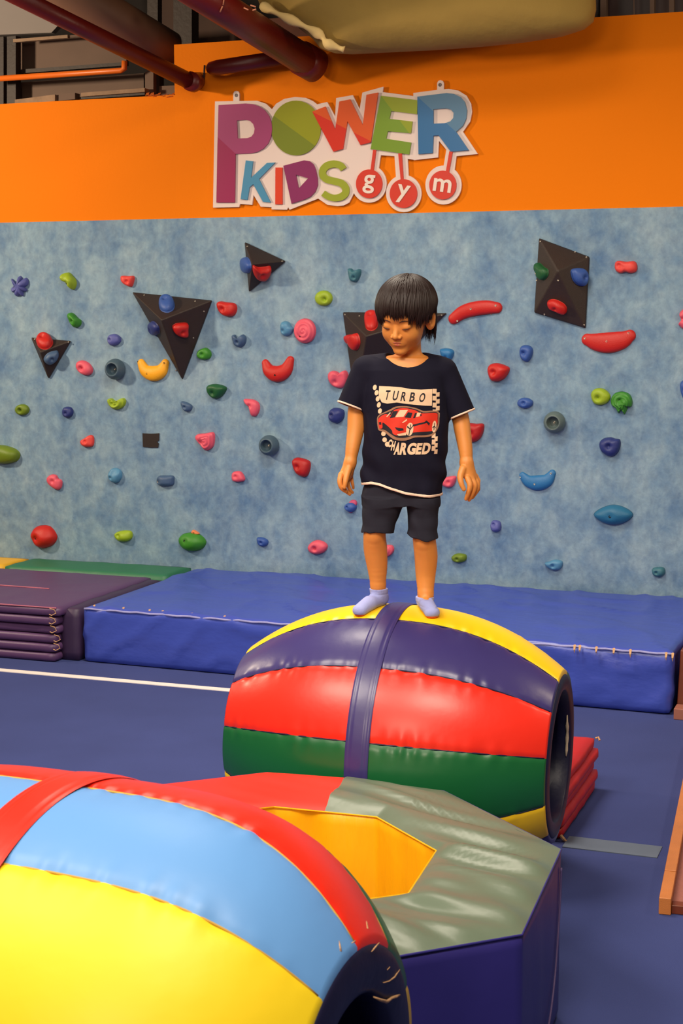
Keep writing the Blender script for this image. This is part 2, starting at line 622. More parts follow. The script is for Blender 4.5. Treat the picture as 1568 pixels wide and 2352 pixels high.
# ------------------------------------------------------------------ barrels
def barrel(label, cx, cy, th, R, r, L, k, zc, tilt, bounds, cols, strap_mat, strap_s, strap_w, ring_mat, seam_mat, seed, pucker=0.0035,
           r_in=0.2):
    root = thing('barrel', label, 'barrel', (cx, cy, 0), 'padded barrels')
    u = np.array([math.cos(th) * math.cos(tilt), math.sin(th) * math.cos(tilt), math.sin(tilt)])
    v = np.array([math.sin(th), -math.cos(th), 0.0])
    w_ = np.cross(v, u)
    if w_[2] < 0:
        w_ = -w_
    cen = np.array([cx, cy, zc])

    def radius(s):
        return r + (R - r) * (1 - np.minimum(np.abs(s), 1.0) ** k)
    rnd = np.random.default_rng(seed)
    ph = rnd.uniform(0, 6.28, 40)

    def pk(s, j):
        x = s * L
        q = np.zeros_like(x)
        for n in range(14):
            fr = 30 + 11 * n
            q += np.sin(x * fr + ph[(n + 7 * j) % 40])
        return q / 3.5

    def surf(s, a, a0=None, a1=None, j=0, off=0.0):
        rr = radius(s) + off
        if a0 is not None:
            e0, e1 = (a - a0), (a1 - a)
            seam = -0.0038 * (np.exp(-(e0 / 0.022) ** 2) + np.exp(-(e1 / 0.022) ** 2))
            puc = pucker * (np.exp(-(e0 / 0.075) ** 2) * pk(s, j) + np.exp(-(e1 / 0.075) ** 2) * pk(s, j + 1))
            fade = np.clip((1 - np.abs(s)) / 0.08, 0, 1) * 0.85
            rr = rr + seam + puc * 0.55 * fade
            rr = rr + 0.003 * np.sin((a - a0) / (a1 - a0) * PI)
            rr = np.where(np.abs(s) > 1.0, r - 0.016, rr)
        return cen + s[..., None] * L * u + rr[..., None] * (np.cos(a)[..., None] * v + np.sin(a)[..., None] * w_)

    def grid(S, Am, f):
        s, a = np.meshgrid(S, Am, indexing='ij')
        P = f(s, a)
        n0, n1 = s.shape
        I = np.arange(n0 * n1).reshape(n0, n1)
        Q = np.stack([I[:-1, :-1], I[:-1, 1:], I[1:, 1:], I[1:, :-1]], -1).reshape(-1, 4)
        return P.reshape(-1, 3), Q
    nb = len(bounds)
    for j in range(nb):
        a0 = bounds[j]
        a1 = bounds[(j + 1) % nb] + (2 * PI if j == nb - 1 else 0)
        na = max(8, int((a1 - a0) / 0.018))
        P, Q = grid(np.concatenate([[-1.0005], np.linspace(-1, 1, 260), [1.0005]]), np.linspace(a0, a1, na), lambda s, a: surf(s, a, a0, a1, j))
        put('panel', P, Q, cols[j], root)
    # stitched seam cords
    sm = MB()
    for j in range(nb):
        S = np.linspace(-0.99, 0.99, 70)
        P = surf(S, np.full(70, bounds[j]), off=-0.0042)
        sm.tube(P, 0.0022, 5)
    sm.put('seam_piping', seam_mat, root, True)
    # strap around the middle
    hw = strap_w / 2 / L
    S = np.linspace(strap_s - hw, strap_s + hw, 17)
    f = (S - strap_s) / hw
    prof = 0.0045 + 0.0035 * (1 - np.abs(f) ** 6) - 0.0028 * np.exp(-((np.abs(f) - 0.66) / 0.08) ** 2)
    Am = np.linspace(0, 2 * PI, 181)

    def fs(s, a):
        pr = np.interp(s, S, prof)
        return surf(s, a, off=0.0) + 0 * pr[..., None] + (pr[..., None]) * (np.cos(a)[..., None] * v + np.sin(a)[..., None] * w_)
    P, Q = grid(S, Am, fs)
    put('strap', P, Q, strap_mat, root)
    # end rings and inner lining
    for sg in (-1, 1):
        prof2 = []
        for q in np.linspace(0, 1, 14):
            rr = r - 0.010 + (r_in - r + 0.010) * q
            bul = 0.008 * math.sin(PI * min(1, q * 1.0)) ** 0.6
            prof2.append((rr, bul))
        prof2 = [(r - 0.010, -0.012)] + prof2 + [(r_in, -0.05)]
        V = []
        na = 96
        for rr, bl in prof2:
            for i in range(na):
                a = 2 * PI * i / na
                V.append(cen + u * sg * (L + bl) + rr * (math.cos(a) * v + math.sin(a) * w_))
        Q = [(i * na + q, i * na + (q + 1) % na, (i + 1) * na + (q + 1) % na, (i + 1) * na + q) for i in range(len(prof2) - 1) for q in range(na)]
        put('end_ring', V, Q, ring_mat, root)
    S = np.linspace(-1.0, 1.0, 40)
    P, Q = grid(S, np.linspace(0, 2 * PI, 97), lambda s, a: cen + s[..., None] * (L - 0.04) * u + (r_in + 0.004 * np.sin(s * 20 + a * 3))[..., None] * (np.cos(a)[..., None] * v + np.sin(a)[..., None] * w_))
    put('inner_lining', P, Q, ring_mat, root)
    return root, cen, u, v, w_, radius


D31 = 0.5575
b1 = [-0.338 - D31, -0.338, 0.234, 0.780, 1.300]
b1 += [1.332 + 0.62 * i for i in range(1, 6)]
b1 = sorted(b1)
cols1 = [M_YELLOW, M_GREEN, M_RED, M_NAVY, M_YELLOW, M_GREEN, M_RED, M_NAVY, M_YELLOW, M_NAVY]
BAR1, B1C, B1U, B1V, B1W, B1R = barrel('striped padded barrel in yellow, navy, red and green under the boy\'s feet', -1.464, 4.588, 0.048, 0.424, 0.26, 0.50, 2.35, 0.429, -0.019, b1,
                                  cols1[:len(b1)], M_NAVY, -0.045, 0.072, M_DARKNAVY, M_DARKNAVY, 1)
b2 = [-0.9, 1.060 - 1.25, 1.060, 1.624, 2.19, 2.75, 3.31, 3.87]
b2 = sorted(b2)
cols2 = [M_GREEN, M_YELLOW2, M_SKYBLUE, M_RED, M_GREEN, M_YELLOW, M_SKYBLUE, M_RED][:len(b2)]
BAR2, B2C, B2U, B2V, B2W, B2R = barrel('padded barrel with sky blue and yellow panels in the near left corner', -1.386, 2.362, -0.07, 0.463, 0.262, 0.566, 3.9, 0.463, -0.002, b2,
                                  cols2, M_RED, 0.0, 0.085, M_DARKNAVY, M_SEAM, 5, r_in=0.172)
# torn lining on both barrels
w = MB()


def bpt(C, U, V_, W_, s, rr, a):
    return C + U * s + rr * (math.cos(a) * V_ + math.sin(a) * W_)


random.seed(3)
ptsx = [bpt(B1C, B1U, B1V, B1W, 0.492, 0.198 + random.uniform(-.004, .004), PI + 0.28 - 0.10 * i) for i in range(8)]
w.tube(ptsx, [0.002, .005, .004, .006, .004, .006, .003, .002], 6)
tag(w.put('torn_lining', mat('pale_lining', (225, 205, 175), 0.7), BAR1, True), 'pale torn edge inside the open end')
END2 = B2C + B2U * (0.566 + 0.008)
for path, rad in [([(853, 2186), (862, 2175), (871, 2165)], 0.0016), ([(889, 2228), (895, 2221)], 0.0016), ([(880, 2257), (893, 2254), (906, 2244), (918, 2227)], 0.0013),
                  ([(858, 2290), (874, 2297), (888, 2301), (900, 2292), (910, 2289), (918, 2285)], 0.0026), ([(808, 2166), (816, 2161)], 0.0022)]:
    w = MB()
    P_ = [on_plane(x, y, END2, B2U) for x, y in path]
    w.tube(P_, [rad * (0.5 if q in (0, len(P_) - 1) else random.uniform(0.8, 1.3)) for q in range(len(P_))], 6)
    tag(w.put('torn_lining', M_FOAM, BAR2, True), 'frayed beige tear at the dark open end')


def on_skin2(x, y):
    r_ = sight(x, y)
    t_ = 1.5
    while t_ < 4:
        p = A_C + r_ * t_
        d = p - B2C
        s_ = d @ B2U
        rad_ = np.linalg.norm(d - s_ * B2U)
        if abs(s_) < 0.566 and rad_ < float(B2R(np.array(s_ / 0.566))) + 0.001:
            return p
        t_ += 0.001
    return None


for path in ([(777, 2157), (779, 2172), (781, 2186)], [(839, 2110), (841, 2122), (842, 2134)]):
    P_ = [q for q in (on_skin2(x, y) for x, y in path) if q is not None]
    if len(P_) > 2:
        w = MB()
        w.tube(P_, [0.0008, 0.0024, 0.0030], 6)
        tag(w.put('torn_seam', M_FOAM, BAR2, True), 'short beige split at the end seam')

# ------------------------------------------------------------------ hollow octagon
OZ = 0.45
OC = np.array([-1.415, 3.435])
OR, IR = 0.708, 0.385
ang = [math.radians(22.5 + 45 * i) for i in range(8)]
outer = [np.array(on_z(1020, 1808, OZ)[:2]), None, None, None, None, None, None, None]
P_B = on_z(1020, 1808, OZ)[:2]
P_C = on_z(1288, 1941, OZ)[:2]
P_D = on_z(1198, 2135, OZ)[:2]
P_E = np.array([P_D[0] - 0.31, P_D[1] - 0.288])
P_F = np.array([P_E[0] - 0.48, P_E[1]])
P_G = np.array([P_F[0] - 0.36, P_F[1] + 0.38])
P_A = on_z(612, 1766, OZ)[:2]
P_H = np.array([P_A[0] - 0.40, P_A[1] - 0.36])
OUT = [P_A, P_B, P_C, P_D, P_E, P_F, P_G, P_H]
I_A = on_z(630, 1845, OZ)[:2]
I_B = on_z(865, 1868, OZ)[:2]
I_C = on_z(1002, 1945, OZ)[:2]
I_D = on_z(937, 2043, OZ)[:2]
I_E = I_D + np.array([-0.20, -0.17])
I_F = I_E + np.array([-0.26, 0.0])
I_G = I_F + np.array([-0.2, 0.2])
I_H = I_A + np.array([-0.22, -0.19])
INN = [I_A, I_B, I_C, I_D, I_E, I_F, I_G, I_H]
octa = thing('octagon_tumbler', 'hollow octagonal foam tumbler with grey-green top, yellow inside and indigo sides', 'tumbling block', (OC[0], OC[1], 0))
m_out = (P_A + P_B) / 2 + np.array([0.0, 0.0])
m_out = on_z(800, 1779, OZ)[:2]
m_in = on_z(745, 1856, OZ)[:2]


def strip_top(outs, inns, name, m, sub=26, seed=0, amp=0.004):
    """padded top between matching outer and inner polylines"""
    V, Fq = [], []
    cols = []
    for (a, b), (c_, d_) in zip(zip(outs[:-1], outs[1:]), zip(inns[:-1], inns[1:])):
        for i in range(sub):
            f = i / sub
            cols.append((a + (b - a) * f, c_ + (d_ - c_) * f, min(f, 1 - f)))
    cols.append((outs[-1], inns[-1], 0))
    nr = 18
    for (o_, i_, e) in cols:
        for j in range(nr + 1):
            g = j / nr
            p = o_ + (i_ - o_) * g
            z = OZ + 0.010 * (1 - abs(2 * g - 1) ** 6) - 0.010
            x, y = p
            wv = noise.noise(Vector((x * 2.0 + seed, y * 11 + x * 3.0, 0.3)))
            wv2 = noise.noise(Vector((x * 3.0 + seed, y * 20 + x * 7.0, 4.3)))
            z += amp * (1 - abs(2 * g - 1) ** 3) * (wv * 1.6 + wv2 * 0.8)
            V.append((x, y, z))
    for i in range(len(cols) - 1):
        for j in range(nr):
            a = i * (nr + 1) + j
            Fq.append((a, a + 1, a + nr + 2, a + nr + 1))
    ob = put(name, V, Fq, m, octa)
    return ob


tag(strip_top([m_out, P_B, P_C, P_D, P_E, P_F], [m_in, I_B, I_C, I_D, I_E, I_F], 'top_panel', M_SAGE, seed=2, amp=0.022), 'grey-green top panel')
tag(strip_top([P_F, P_G, P_H, P_A, m_out], [I_F, I_G, I_H, I_A, m_in], 'top_panel', M_OCTRED, seed=5, amp=0.004), 'scarlet top panel')


def wall_strip(poly, name, m, bulge, flip, wr=0.0):
    V, Fq = [], []
    n = len(poly)
    sub = 22
    nz = 22
    cen2 = sum(poly) / n
    col = []
    for i in range(n):
        a, b = poly[i], poly[(i + 1) % n]
        d = (b - a) / np.linalg.norm(b - a)
        nr_ = np.array([d[1], -d[0]])
        if nr_ @ ((a + b) / 2 - cen2) < 0:
            nr_ = -nr_
        for k in range(sub):
            f = k / sub
            col.append((a + (b - a) * f, nr_, math.sin(PI * f)))
    for (p, nr_, e) in col:
        for j in range(nz + 1):
            z = OZ * j / nz
            q = math.sin(PI * min(1, max(0, z / OZ)))
            wv = wr * noise.noise(Vector((p[0] * 14, p[1] * 14, z * 1.5))) * (0.3 + 0.7 * e)
            off = bulge * (q * 0.5 * e + 0.0) + wv * q ** 0.5
            edge = -0.012 * max(0, 1 - (OZ - z) / 0.02) ** 2 * (1 if bulge > 0 else -0.3) - 0.012 * max(0, 1 - z / 0.02) ** 2
            pp = p + nr_ * (off + edge)
            V.append((pp[0], pp[1], min(z, OZ - 0.0105)))
    nc = len(col)
    for i in range(nc):
        for j in range(nz):
            a = i * (nz + 1) + j
            b = ((i + 1) % nc) * (nz + 1) + j
            Fq.append((a, b, b + 1, a + 1))
    return put(name, V, Fq, m, octa)


tag(wall_strip(OUT, 'side_cover', M_OCTSIDE, 0.014, False, 0.003), 'indigo outer side')
tag(wall_strip(INN, 'inner_cover', M_OCTYEL, -0.006, True, 0.024), 'amber yellow inner side')
w = MB()
w.tube([(p[0], p[1], OZ - 0.0125) for p in OUT + [OUT[0]]], 0.003, 6)
w.put('outer_piping', M_OCTSIDE, octa, True)
w = MB()
w.tube([(p[0], p[1], OZ - 0.0105) for p in INN + [INN[0]]], 0.0025, 6)
w.put('inner_piping', M_OCTYEL, octa, True)
w = MB()
cd = P_D - P_C
nrm = np.array([-cd[1], cd[0]]) / np.linalg.norm(cd)
if nrm[0] < 0:
    nrm = -nrm
cpts = [(P_C + cd * f + nrm * (0.004 + 0.007 * math.sin(PI * f)), z) for f, z in
        [(0.04, 0.40), (0.06, 0.33), (0.12, 0.25), (0.22, 0.16), (0.38, 0.09), (0.6, 0.055), (0.95, 0.04)]]
w.tube(spline([(p[0], p[1], z) for p, z in cpts], 5, False), 0.0028, 6)
w.put('side_seam', mat('dull_violet_seam', (92, 74, 120), 0.6), octa, True)


# ------------------------------------------------------------------ wooden pieces at the right edge
wd = thing('wooden_ramp', 'low wooden framed ramp board with brown carpet at the right edge', 'ramp', (-0.3, 5.0, 0))
RA, RB = np.array([-0.637, 4.50]), np.array([-0.785, 6.35])
rd = (RB - RA) / np.linalg.norm(RB - RA)
rn = np.array([rd[1], -rd[0]])


def ramp_slab(a0, a1, b0, b1, z0, z1, za=0.0):
    q = MB()
    vs = []
    for z in (0, 1):
        for (a, b) in ((a0, b0), (a1, b0), (a1, b1), (a0, b1)):
            p = RA + rd * b + rn * a
            vs.append((p[0], p[1], (z1 if z else z0) + (za if b == b1 and z else 0)))
    q.add(vs, [(0, 3, 2, 1), (4, 5, 6, 7), (0, 1, 5, 4), (1, 2, 6, 5), (2, 3, 7, 6), (3, 0, 4, 7)])
    return q


bevel(ramp_slab(0, 0.036, 0.0, 0.235, 0.0, 0.052).put('side_rail', M_WOOD, wd), 0.003)
bevel(ramp_slab(0, 0.036, 0.237, 1.85, 0.0, 0.054).put('side_rail', M_WOOD, wd), 0.003)
bevel(ramp_slab(0.036, 1.2, 0.012, 0.05, 0.0, 0.028).put('end_rail', M_WOODDARK, wd), 0.003)
ramp_slab(0.036, 1.2, 0.05, 1.85, 0.0, 0.024, 0.015).put('carpet_top', M_PINKCARPET, wd)
wb = thing('wooden_box', 'dark reddish brown wooden box end beside the blue crash mat', 'box', (-0.6, 7.2, 0))
w = MB()
w.add([(-0.922, 6.90, 0.0), (-0.2, 6.90, 0.0), (-0.2, 7.9, 0.0), (-0.925, 7.9, 0.0), (-0.915, 6.93, 0.285), (-0.2, 6.93, 0.285), (-0.2, 7.9, 0.285), (-0.915, 7.9, 0.285)],
      [(0, 3, 2, 1), (4, 5, 6, 7), (0, 1, 5, 4), (1, 2, 6, 5), (2, 3, 7, 6), (3, 0, 4, 7)])
bevel(w.put('box_body', M_WOODDARK, wb), 0.006)
box_obj('base_board', (-0.92, -0.2, 6.80, 6.89, 0.0, 0.05), mat('pinkish_board', (150, 92, 76), 0.6), wb, 0.004)


# ------------------------------------------------------------------ climbing holds
HC = {
    'red': (194, 28, 20), 'crimson': (176, 20, 20), 'coral': (222, 66, 60), 'pink': (226, 88, 110), 'lime': (150, 176, 34), 'green': (58, 134, 36),
    'dark green': (24, 86, 44), 'navy': (40, 52, 118), 'blue': (52, 86, 160), 'slate': (66, 92, 128), 'teal': (60, 112, 128), 'steel': (70, 92, 108),
    'grey': (92, 108, 108), 'light blue': (84, 140, 180), 'violet': (84, 90, 160), 'yellow': (244, 170, 24), 'sky': (40, 112, 170), 'olive': (104, 128, 24),
    'deep teal': (38, 108, 148), 'magenta': (190, 66, 110)}


def hold_mat(c):
    return mat('hold_' + c.replace(' ', '_'), HC[c], 0.5, 0.10, 18, 0.35, 220, bdist=0.003)


WALL_PL = ((0, WY, 0), (0, -1, 0))
HOLD_N = [0]


def blob(px, col, label, h=0.045, plane=None, bolt=None, power=2.6, ridges=0, amp=0.0, smooth=True, name='climbing_hold', cat='climbing hold', group=None, dimple=0.4, lump=0.08,
         n=5, boltcol=None):
    plane = plane or WALL_PL
    p0, nn = np.array(plane[0], float), np.array(plane[1], float)
    nn = nn / np.linalg.norm(nn)
    HOLD_N[0] += 1
    sd = HOLD_N[0] * 3.7
    pts = spline(px, n) if smooth else [np.array(p, float) for p in px]
    O3 = [on_plane(q[0], q[1], p0, nn) for q in pts]
    c3 = sum(O3) / len(O3)
    if bolt is None:
        bolt = tuple(np.mean(np.array(px), axis=0) + np.array([-1.5, 1.5]))
    b3 = on_plane(bolt[0], bolt[1], p0, nn)
    size = np.mean([np.linalg.norm(q - c3) for q in O3])
    J = 15
    fs = [math.cos(i / J * PI / 2) for i in range(J)] + [0.0]
    V = []
    nO = len(O3)
    for i, q in enumerate(O3):
        V.append(q)
    for f in fs:
        hh = h * (1 - f ** power) ** (1 / power)
        for i, q in enumerate(O3):
            p = c3 + (q - c3) * (f * 0.985)
            lm = 1 + lump * 2 * noise.noise(Vector(((p[0] - c3[0]) / size * 0.9 + sd, (p[2] - c3[2]) / size * 0.9, sd * 0.3)))
            H_ = hh * lm
            if ridges:
                H_ += amp * math.cos(2 * PI * ridges * f + math.atan2(q[2] - c3[2], q[0] - c3[0])) * min(1, hh / h * 1.3) * (1 if f < 0.98 else 0)
            d = np.linalg.norm(p - b3)
            H_ *= 1 - dimple * math.exp(-(d / (size * 0.26)) ** 2)
            V.append(p + nn * max(0.0, H_) + nn * (0.002 if f < 1 else 0))
    rows = len(fs) + 1
    Fq = []
    for j in range(rows - 1):
        for i in range(nO):
            a = j * nO + i
            b = j * nO + (i + 1) % nO
            Fq.append((a, b, b + nO, a + nO))
    m = hold_mat(col) if isinstance(col, str) else col
    ob = put(name, V, Fq, m, None, origin=c3)
    tag(ob, label, cat, group or (('climbing holds bolted to the blue wall' if plane is WALL_PL else 'small holds on the wall volumes') if cat == 'climbing hold' else None))
    A = np.array(V)
    dd = np.linalg.norm((A - b3) - ((A - b3) @ nn)[:, None] * nn, axis=1)
    near = A[np.argmin(dd)]
    hb = (near - p0) @ nn
    add_bolt(ob, b3 + nn * (hb - 0.001), nn, min(0.0075, size * 0.17), boltcol)
    return ob


GROUPED = 1


def add_bolt(parent, p, nn, r, boltcol=None):
    w = MB()
    nn = Vector(nn)
    a = nn.orthogonal().normalized()
    b = nn.cross(a)
    p = Vector(p)
    V = []
    prof = [(r, -0.002), (r, 0.0016), (r * 0.75, 0.0022), (r * 0.6, 0.0005), (0.0001, 0.0003)]
    for rr, z in prof:
        for i in range(10):
            t = 2 * PI * i / 10
            V.append(p + a * (rr * math.cos(t)) + b * (rr * math.sin(t)) + nn * z)
    Fq = [(j * 10 + i, j * 10 + (i + 1) % 10, (j + 1) * 10 + (i + 1) % 10, (j + 1) * 10 + i) for j in range(4) for i in range(10)]
    w.add(V, Fq)
    return w.put('bolt', boltcol or M_BLACKHOLE, parent, True)


def ell(cx, cy, a, b, rot=0, n=10, sq=0.0, jag=0.0, seed=0):
    r_ = random.Random(seed)
    out = []
    for i in range(n):
        t = 2 * PI * i / n
        c_, s_ = math.cos(t), math.sin(t)
        k = 1 + sq * (abs(c_ * s_) * 2) + jag * r_.uniform(-1, 1)
        x, y = a * c_ * k, b * s_ * k
        q = math.radians(rot)
        out.append((cx + x * math.cos(q) - y * math.sin(q), cy + x * math.sin(q) + y * math.cos(q)))
    return out


def crescent(path, rads, col, label, bolts=(), h=1.0, plane=None, boltcol=None):
    """half-round sweep lying on the wall; path in picture points, radii in picture points"""
    plane = plane or WALL_PL
    p0, nn = np.array(plane[0], float), np.array(plane[1], float)
    P2 = spline([(x, y, r) for (x, y), r in zip(path, rads)], 7, False)
    C3, R3 = [], []
    for x, y, r in P2:
        a = on_plane(x, y, p0, nn)
        b = on_plane(x, y + 1, p0, nn)
        C3.append(a)
        R3.append(abs(r) * np.linalg.norm(b - a))
    # round the ends
    n0 = len(C3)
    t0 = (C3[0] - C3[1]) / np.linalg.norm(C3[0] - C3[1])
    t1 = (C3[-1] - C3[-2]) / np.linalg.norm(C3[-1] - C3[-2])
    pre = [(C3[0] + t0 * R3[0] * math.sin(a), R3[0] * math.cos(a)) for a in (1.55, 1.3, 1.0, 0.7, 0.4)]
    post = [(C3[-1] + t1 * R3[-1] * math.sin(a), R3[-1] * math.cos(a)) for a in (0.4, 0.7, 1.0, 1.3, 1.55)]
    C3 = [q[0] for q in pre] + C3 + [q[0] for q in post]
    R3 = [q[1] for q in pre] + R3 + [q[1] for q in post]
    V, Fq = [], []
    nk = 13
    for i in range(len(C3)):
        a = C3[max(0, i - 1)]
        b = C3[min(len(C3) - 1, i + 1)]
        t = (b - a) / max(1e-9, np.linalg.norm(b - a))
        s = np.cross(nn, t)
        for k in range(nk):
            q = PI * k / (nk - 1)
            ww = abs(math.sin(q)) ** 0.8
            V.append(C3[i] + s * R3[i] * math.cos(q) + nn * (R3[i] * ww * h + 0.0005))
    for i in range(len(C3) - 1):
        for k in range(nk - 1):
            a = i * nk + k
            Fq.append((a, a + 1, a + nk + 1, a + nk))
    ob = put('climbing_hold', V, Fq, hold_mat(col), None, origin=C3[len(C3) // 2])
    tag(ob, label, 'climbing hold', 'climbing holds bolted to the blue wall')
    A = np.array(V)
    for bx, by in bolts:
        b3 = on_plane(bx, by, p0, nn)
        dd = np.linalg.norm((A - b3) - ((A - b3) @ nn)[:, None] * nn, axis=1)
        hb = (A[np.argmin(dd)] - p0) @ nn
        add_bolt(ob, b3 + nn * (hb - 0.0005), nn, 0.0055, boltcol)
    return ob


def bowl(cx, cy, r_px, col, label):
    p0, nn = np.array(WALL_PL[0], float), np.array(WALL_PL[1], float)
    # the base is a little behind the picture centre since the rim stands off the wall
    c3 = on_y(cx, cy, WY - 0.03)
    c3[1] = WY
    r = r_px * np.linalg.norm(on_y(cx, cy + 1, WY - 0.03) - on_y(cx, cy, WY - 0.03))
    prof = [(r * 0.80, 0), (r * 0.98, 0.018), (r, 0.034), (r * 0.92, 0.056), (r * 0.76, 0.074), (r * 0.64, 0.080), (r * 0.57, 0.078), (r * 0.52, 0.066),
            (r * 0.46, 0.045), (r * 0.25, 0.034), (0.0005, 0.033)]
    pr = spline([(a, b, 0) for a, b in prof], 3, False)
    V, Fq = [], []
    n = 40
    for a, b, _ in pr:
        for i in range(n):
            t = 2 * PI * i / n
            V.append(c3 + np.array([a * math.cos(t), -b, a * math.sin(t)]))
    for j in range(len(pr) - 1):
        for i in range(n):
            Fq.append((j * n + i, (j + 1) * n + i, (j + 1) * n + (i + 1) % n, j * n + (i + 1) % n))
    ob = put('climbing_hold', V, Fq, hold_mat(col), None, origin=c3)
    tag(ob, label, 'climbing hold', 'climbing holds bolted to the blue wall')
    add_bolt(ob, c3 + np.array([0, -0.034, 0]), (0, -1, 0), 0.007, M_STEEL)
    return ob


# pyramids / volumes ----------------------------------------------------------
def volume(corners, apex, h, label, bolts=()):
    B = [on_y(x, y, WY - 0.002) for x, y in corners]
    ap = on_y(apex[0], apex[1], WY - h)
    cen_ = sum(B) / len(B)
    lip = 0.012
    nB = len(B)
    V = [np.array([p[0], WY, p[2]]) for p in B] + [p + np.array([0, -lip, 0]) for p in B] + [ap]
    Fq = [(i, (i + 1) % nB, nB + (i + 1) % nB, nB + i) for i in range(nB)] + [(nB + i, nB + (i + 1) % nB, 2 * nB) for i in range(nB)] + [tuple(range(nB))]
    ob = put('wall_volume', V, Fq, M_VOLUME, None, False, origin=(cen_[0], WY, cen_[2]))
    me = ob.data
    bm = bmesh.new()
    bm.from_mesh(me)
    bmesh.ops.recalc_face_normals(bm, faces=bm.faces)
    bm.to_mesh(me)
    bm.free()
    md = ob.modifiers.new('bevel', 'BEVEL')
    md.width = 0.010
    md.segments = 4
    tag(ob, label, 'climbing wall volume', 'dark brown volumes on the blue wall')
    planes = []
    for i in range(nB):
        a, b = V[nB + i], V[nB + (i + 1) % nB]
        n = np.cross(b - a, ap - a)
        n /= np.linalg.norm(n)
        if n[1] > 0:
            n = -n
        planes.append((a, n))
    for bx, by, f in bolts:
        p = on_plane(bx, by, planes[f][0], planes[f][1])
        add_bolt(ob, p + planes[f][1] * 0.0005, planes[f][1], 0.0045, M_STEEL)
    return planes


P1 = volume([(305, 671), (488, 690), (420, 872)], (370, 735), 0.21, 'large dark brown triangular wall volume left of centre with three small holds',
            [(331, 678, 0), (448, 692, 0), (468, 715, 1), (444, 776, 1), (404, 851, 2)])
P2_ = volume([(73, 775), (164, 783), (113, 870)], (92, 809), 0.10, 'smallest dark brown triangular wall volume near the left edge', [(157, 786, 0), (80, 779, 0)])
P3 = volume([(563, 556), (657, 600), (573, 671)], (579, 607), 0.16, 'dark brown triangular wall volume pointing right, high below the sign letters', [(568, 566, 0), (648, 600, 0)])
P4 = volume([(788, 717), (1027, 719), (817, 932)], (841, 772), 0.2, 'dark brown triangular wall volume half hidden behind the boy\'s head', [(825, 726, 0), (792, 723, 0), (1014, 724, 1)])
P5 = volume([(1238, 547), (1354, 590), (1345, 754), (1227, 718)], (1280, 622), 0.13, 'dark brown four-sided wall volume high on the right',
            [(1240, 555, 0), (1320, 579, 0), (1346, 591, 0), (1341, 746, 1), (1281, 644, 1), (1250, 722, 2), (1232, 644, 3)])

blob(ell(383, 701, 18, 17, 0, 10, 0.05), 'blue', 'round blue climbing hold on the top face of the large left volume', 0.045, P1[0], (381, 698), boltcol=M_STEEL)
blob(ell(356, 753, 9, 17, -28), 'navy', 'dark blue climbing hold on the left face of the large left volume', 0.035, P1[2])
blob([(395, 752), (400, 744), (413, 741), (430, 742), (431, 757), (430, 773), (416, 774), (402, 766)], 'red', 'red climbing hold on the dark right face of the large left volume', 0.04, P1[1], (416, 761), boltcol=M_STEEL)
blob(ell(103, 786, 19, 17, 0), 'red', 'round red climbing hold on top of the smallest volume', 0.045, P2_[0], (101, 783))
blob([(100, 826), (108, 812), (122, 806), (133, 806), (134, 818), (126, 830), (112, 837)], 'slate', 'slate blue wedge hold on the lower face of the smallest volume', 0.035, P2_[1])
blob(ell(568, 609, 9, 19, -8), 'blue', 'blue climbing hold on the left side of the high pointing volume', 0.035, P3[2], (563, 612), boltcol=M_STEEL)
blob([(580, 609), (592, 613), (608, 612), (621, 611), (619, 627), (606, 641), (590, 639), (581, 626)], 'red', 'red half-moon hold on the front face of the high pointing volume', 0.04, P3[1])
blob([(838, 727), (848, 719), (864, 720), (868, 735), (866, 752), (855, 760), (842, 757), (837, 743)], 'red', 'red climbing hold peeking out beside the boy\'s hair', 0.04, P4[0], (853, 734))
blob([(795, 772), (804, 768), (812, 769), (820, 765), (826, 775), (827, 791), (819, 805), (809, 798), (798, 785)], 'red', 'red two-lobed hold on the lit left face of the volume behind the boy', 0.035, P4[2], (805, 788), boltcol=M_STEEL)
blob([(1233, 606), (1240, 604), (1250, 613), (1259, 620), (1258, 634), (1247, 644), (1236, 636), (1232, 620)], 'dark green', 'green climbing hold on the left face of the four-sided volume', 0.035, P5[3], (1236, 628), boltcol=M_STEEL)
blob([(1310, 622), (1320, 616), (1338, 617), (1348, 628), (1348, 645), (1340, 657), (1326, 655), (1314, 642)], 'blue', 'dark blue climbing hold on the right of the four-sided volume', 0.04, P5[1], (1337, 638))
blob([(1257, 693), (1266, 687), (1280, 689), (1296, 698), (1302, 710), (1297, 721), (1280, 715), (1262, 707)], 'red', 'red oval hold at the bottom of the four-sided volume', 0.035, P5[2], (1277, 706), boltcol=M_STEEL)

# holds straight on the wall
star = [(27, 640), (33, 643), (38, 651), (43, 646), (46, 634), (52, 637), (52, 646), (58, 650), (60, 638), (66, 643), (65, 654), (58, 660), (63, 664), (60, 670), (55, 669),
        (54, 681), (47, 677), (43, 681), (37, 679), (40, 669), (31, 672), (27, 664), (32, 657), (29, 650)]
blob(star, 'violet', 'violet spiky many-pointed hold at the far upper left', 0.035, None, (36, 661), power=2.0, n=3, lump=0.3)
blob([(142, 636), (148, 628), (160, 626), (168, 634), (175, 643), (176, 655), (170, 666), (161, 660), (154, 650), (145, 644)], 'lime', 'yellow-green two-lobed hold at upper left', 0.045, None, (159, 651), lump=0.3)
blob([(279, 636), (284, 633), (296, 634), (308, 634), (309, 643), (303, 659), (290, 655), (281, 647)], 'coral', 'small red wedge hold above the large left volume', 0.035, None, (296, 647))
blob([(156, 723), (163, 718), (171, 721), (178, 729), (187, 736), (186, 747), (176, 753), (168, 748), (160, 736)], 'green', 'green bean-shaped hold above the slate blue bowl hold', 0.04, None, (171, 738), lump=0.25)
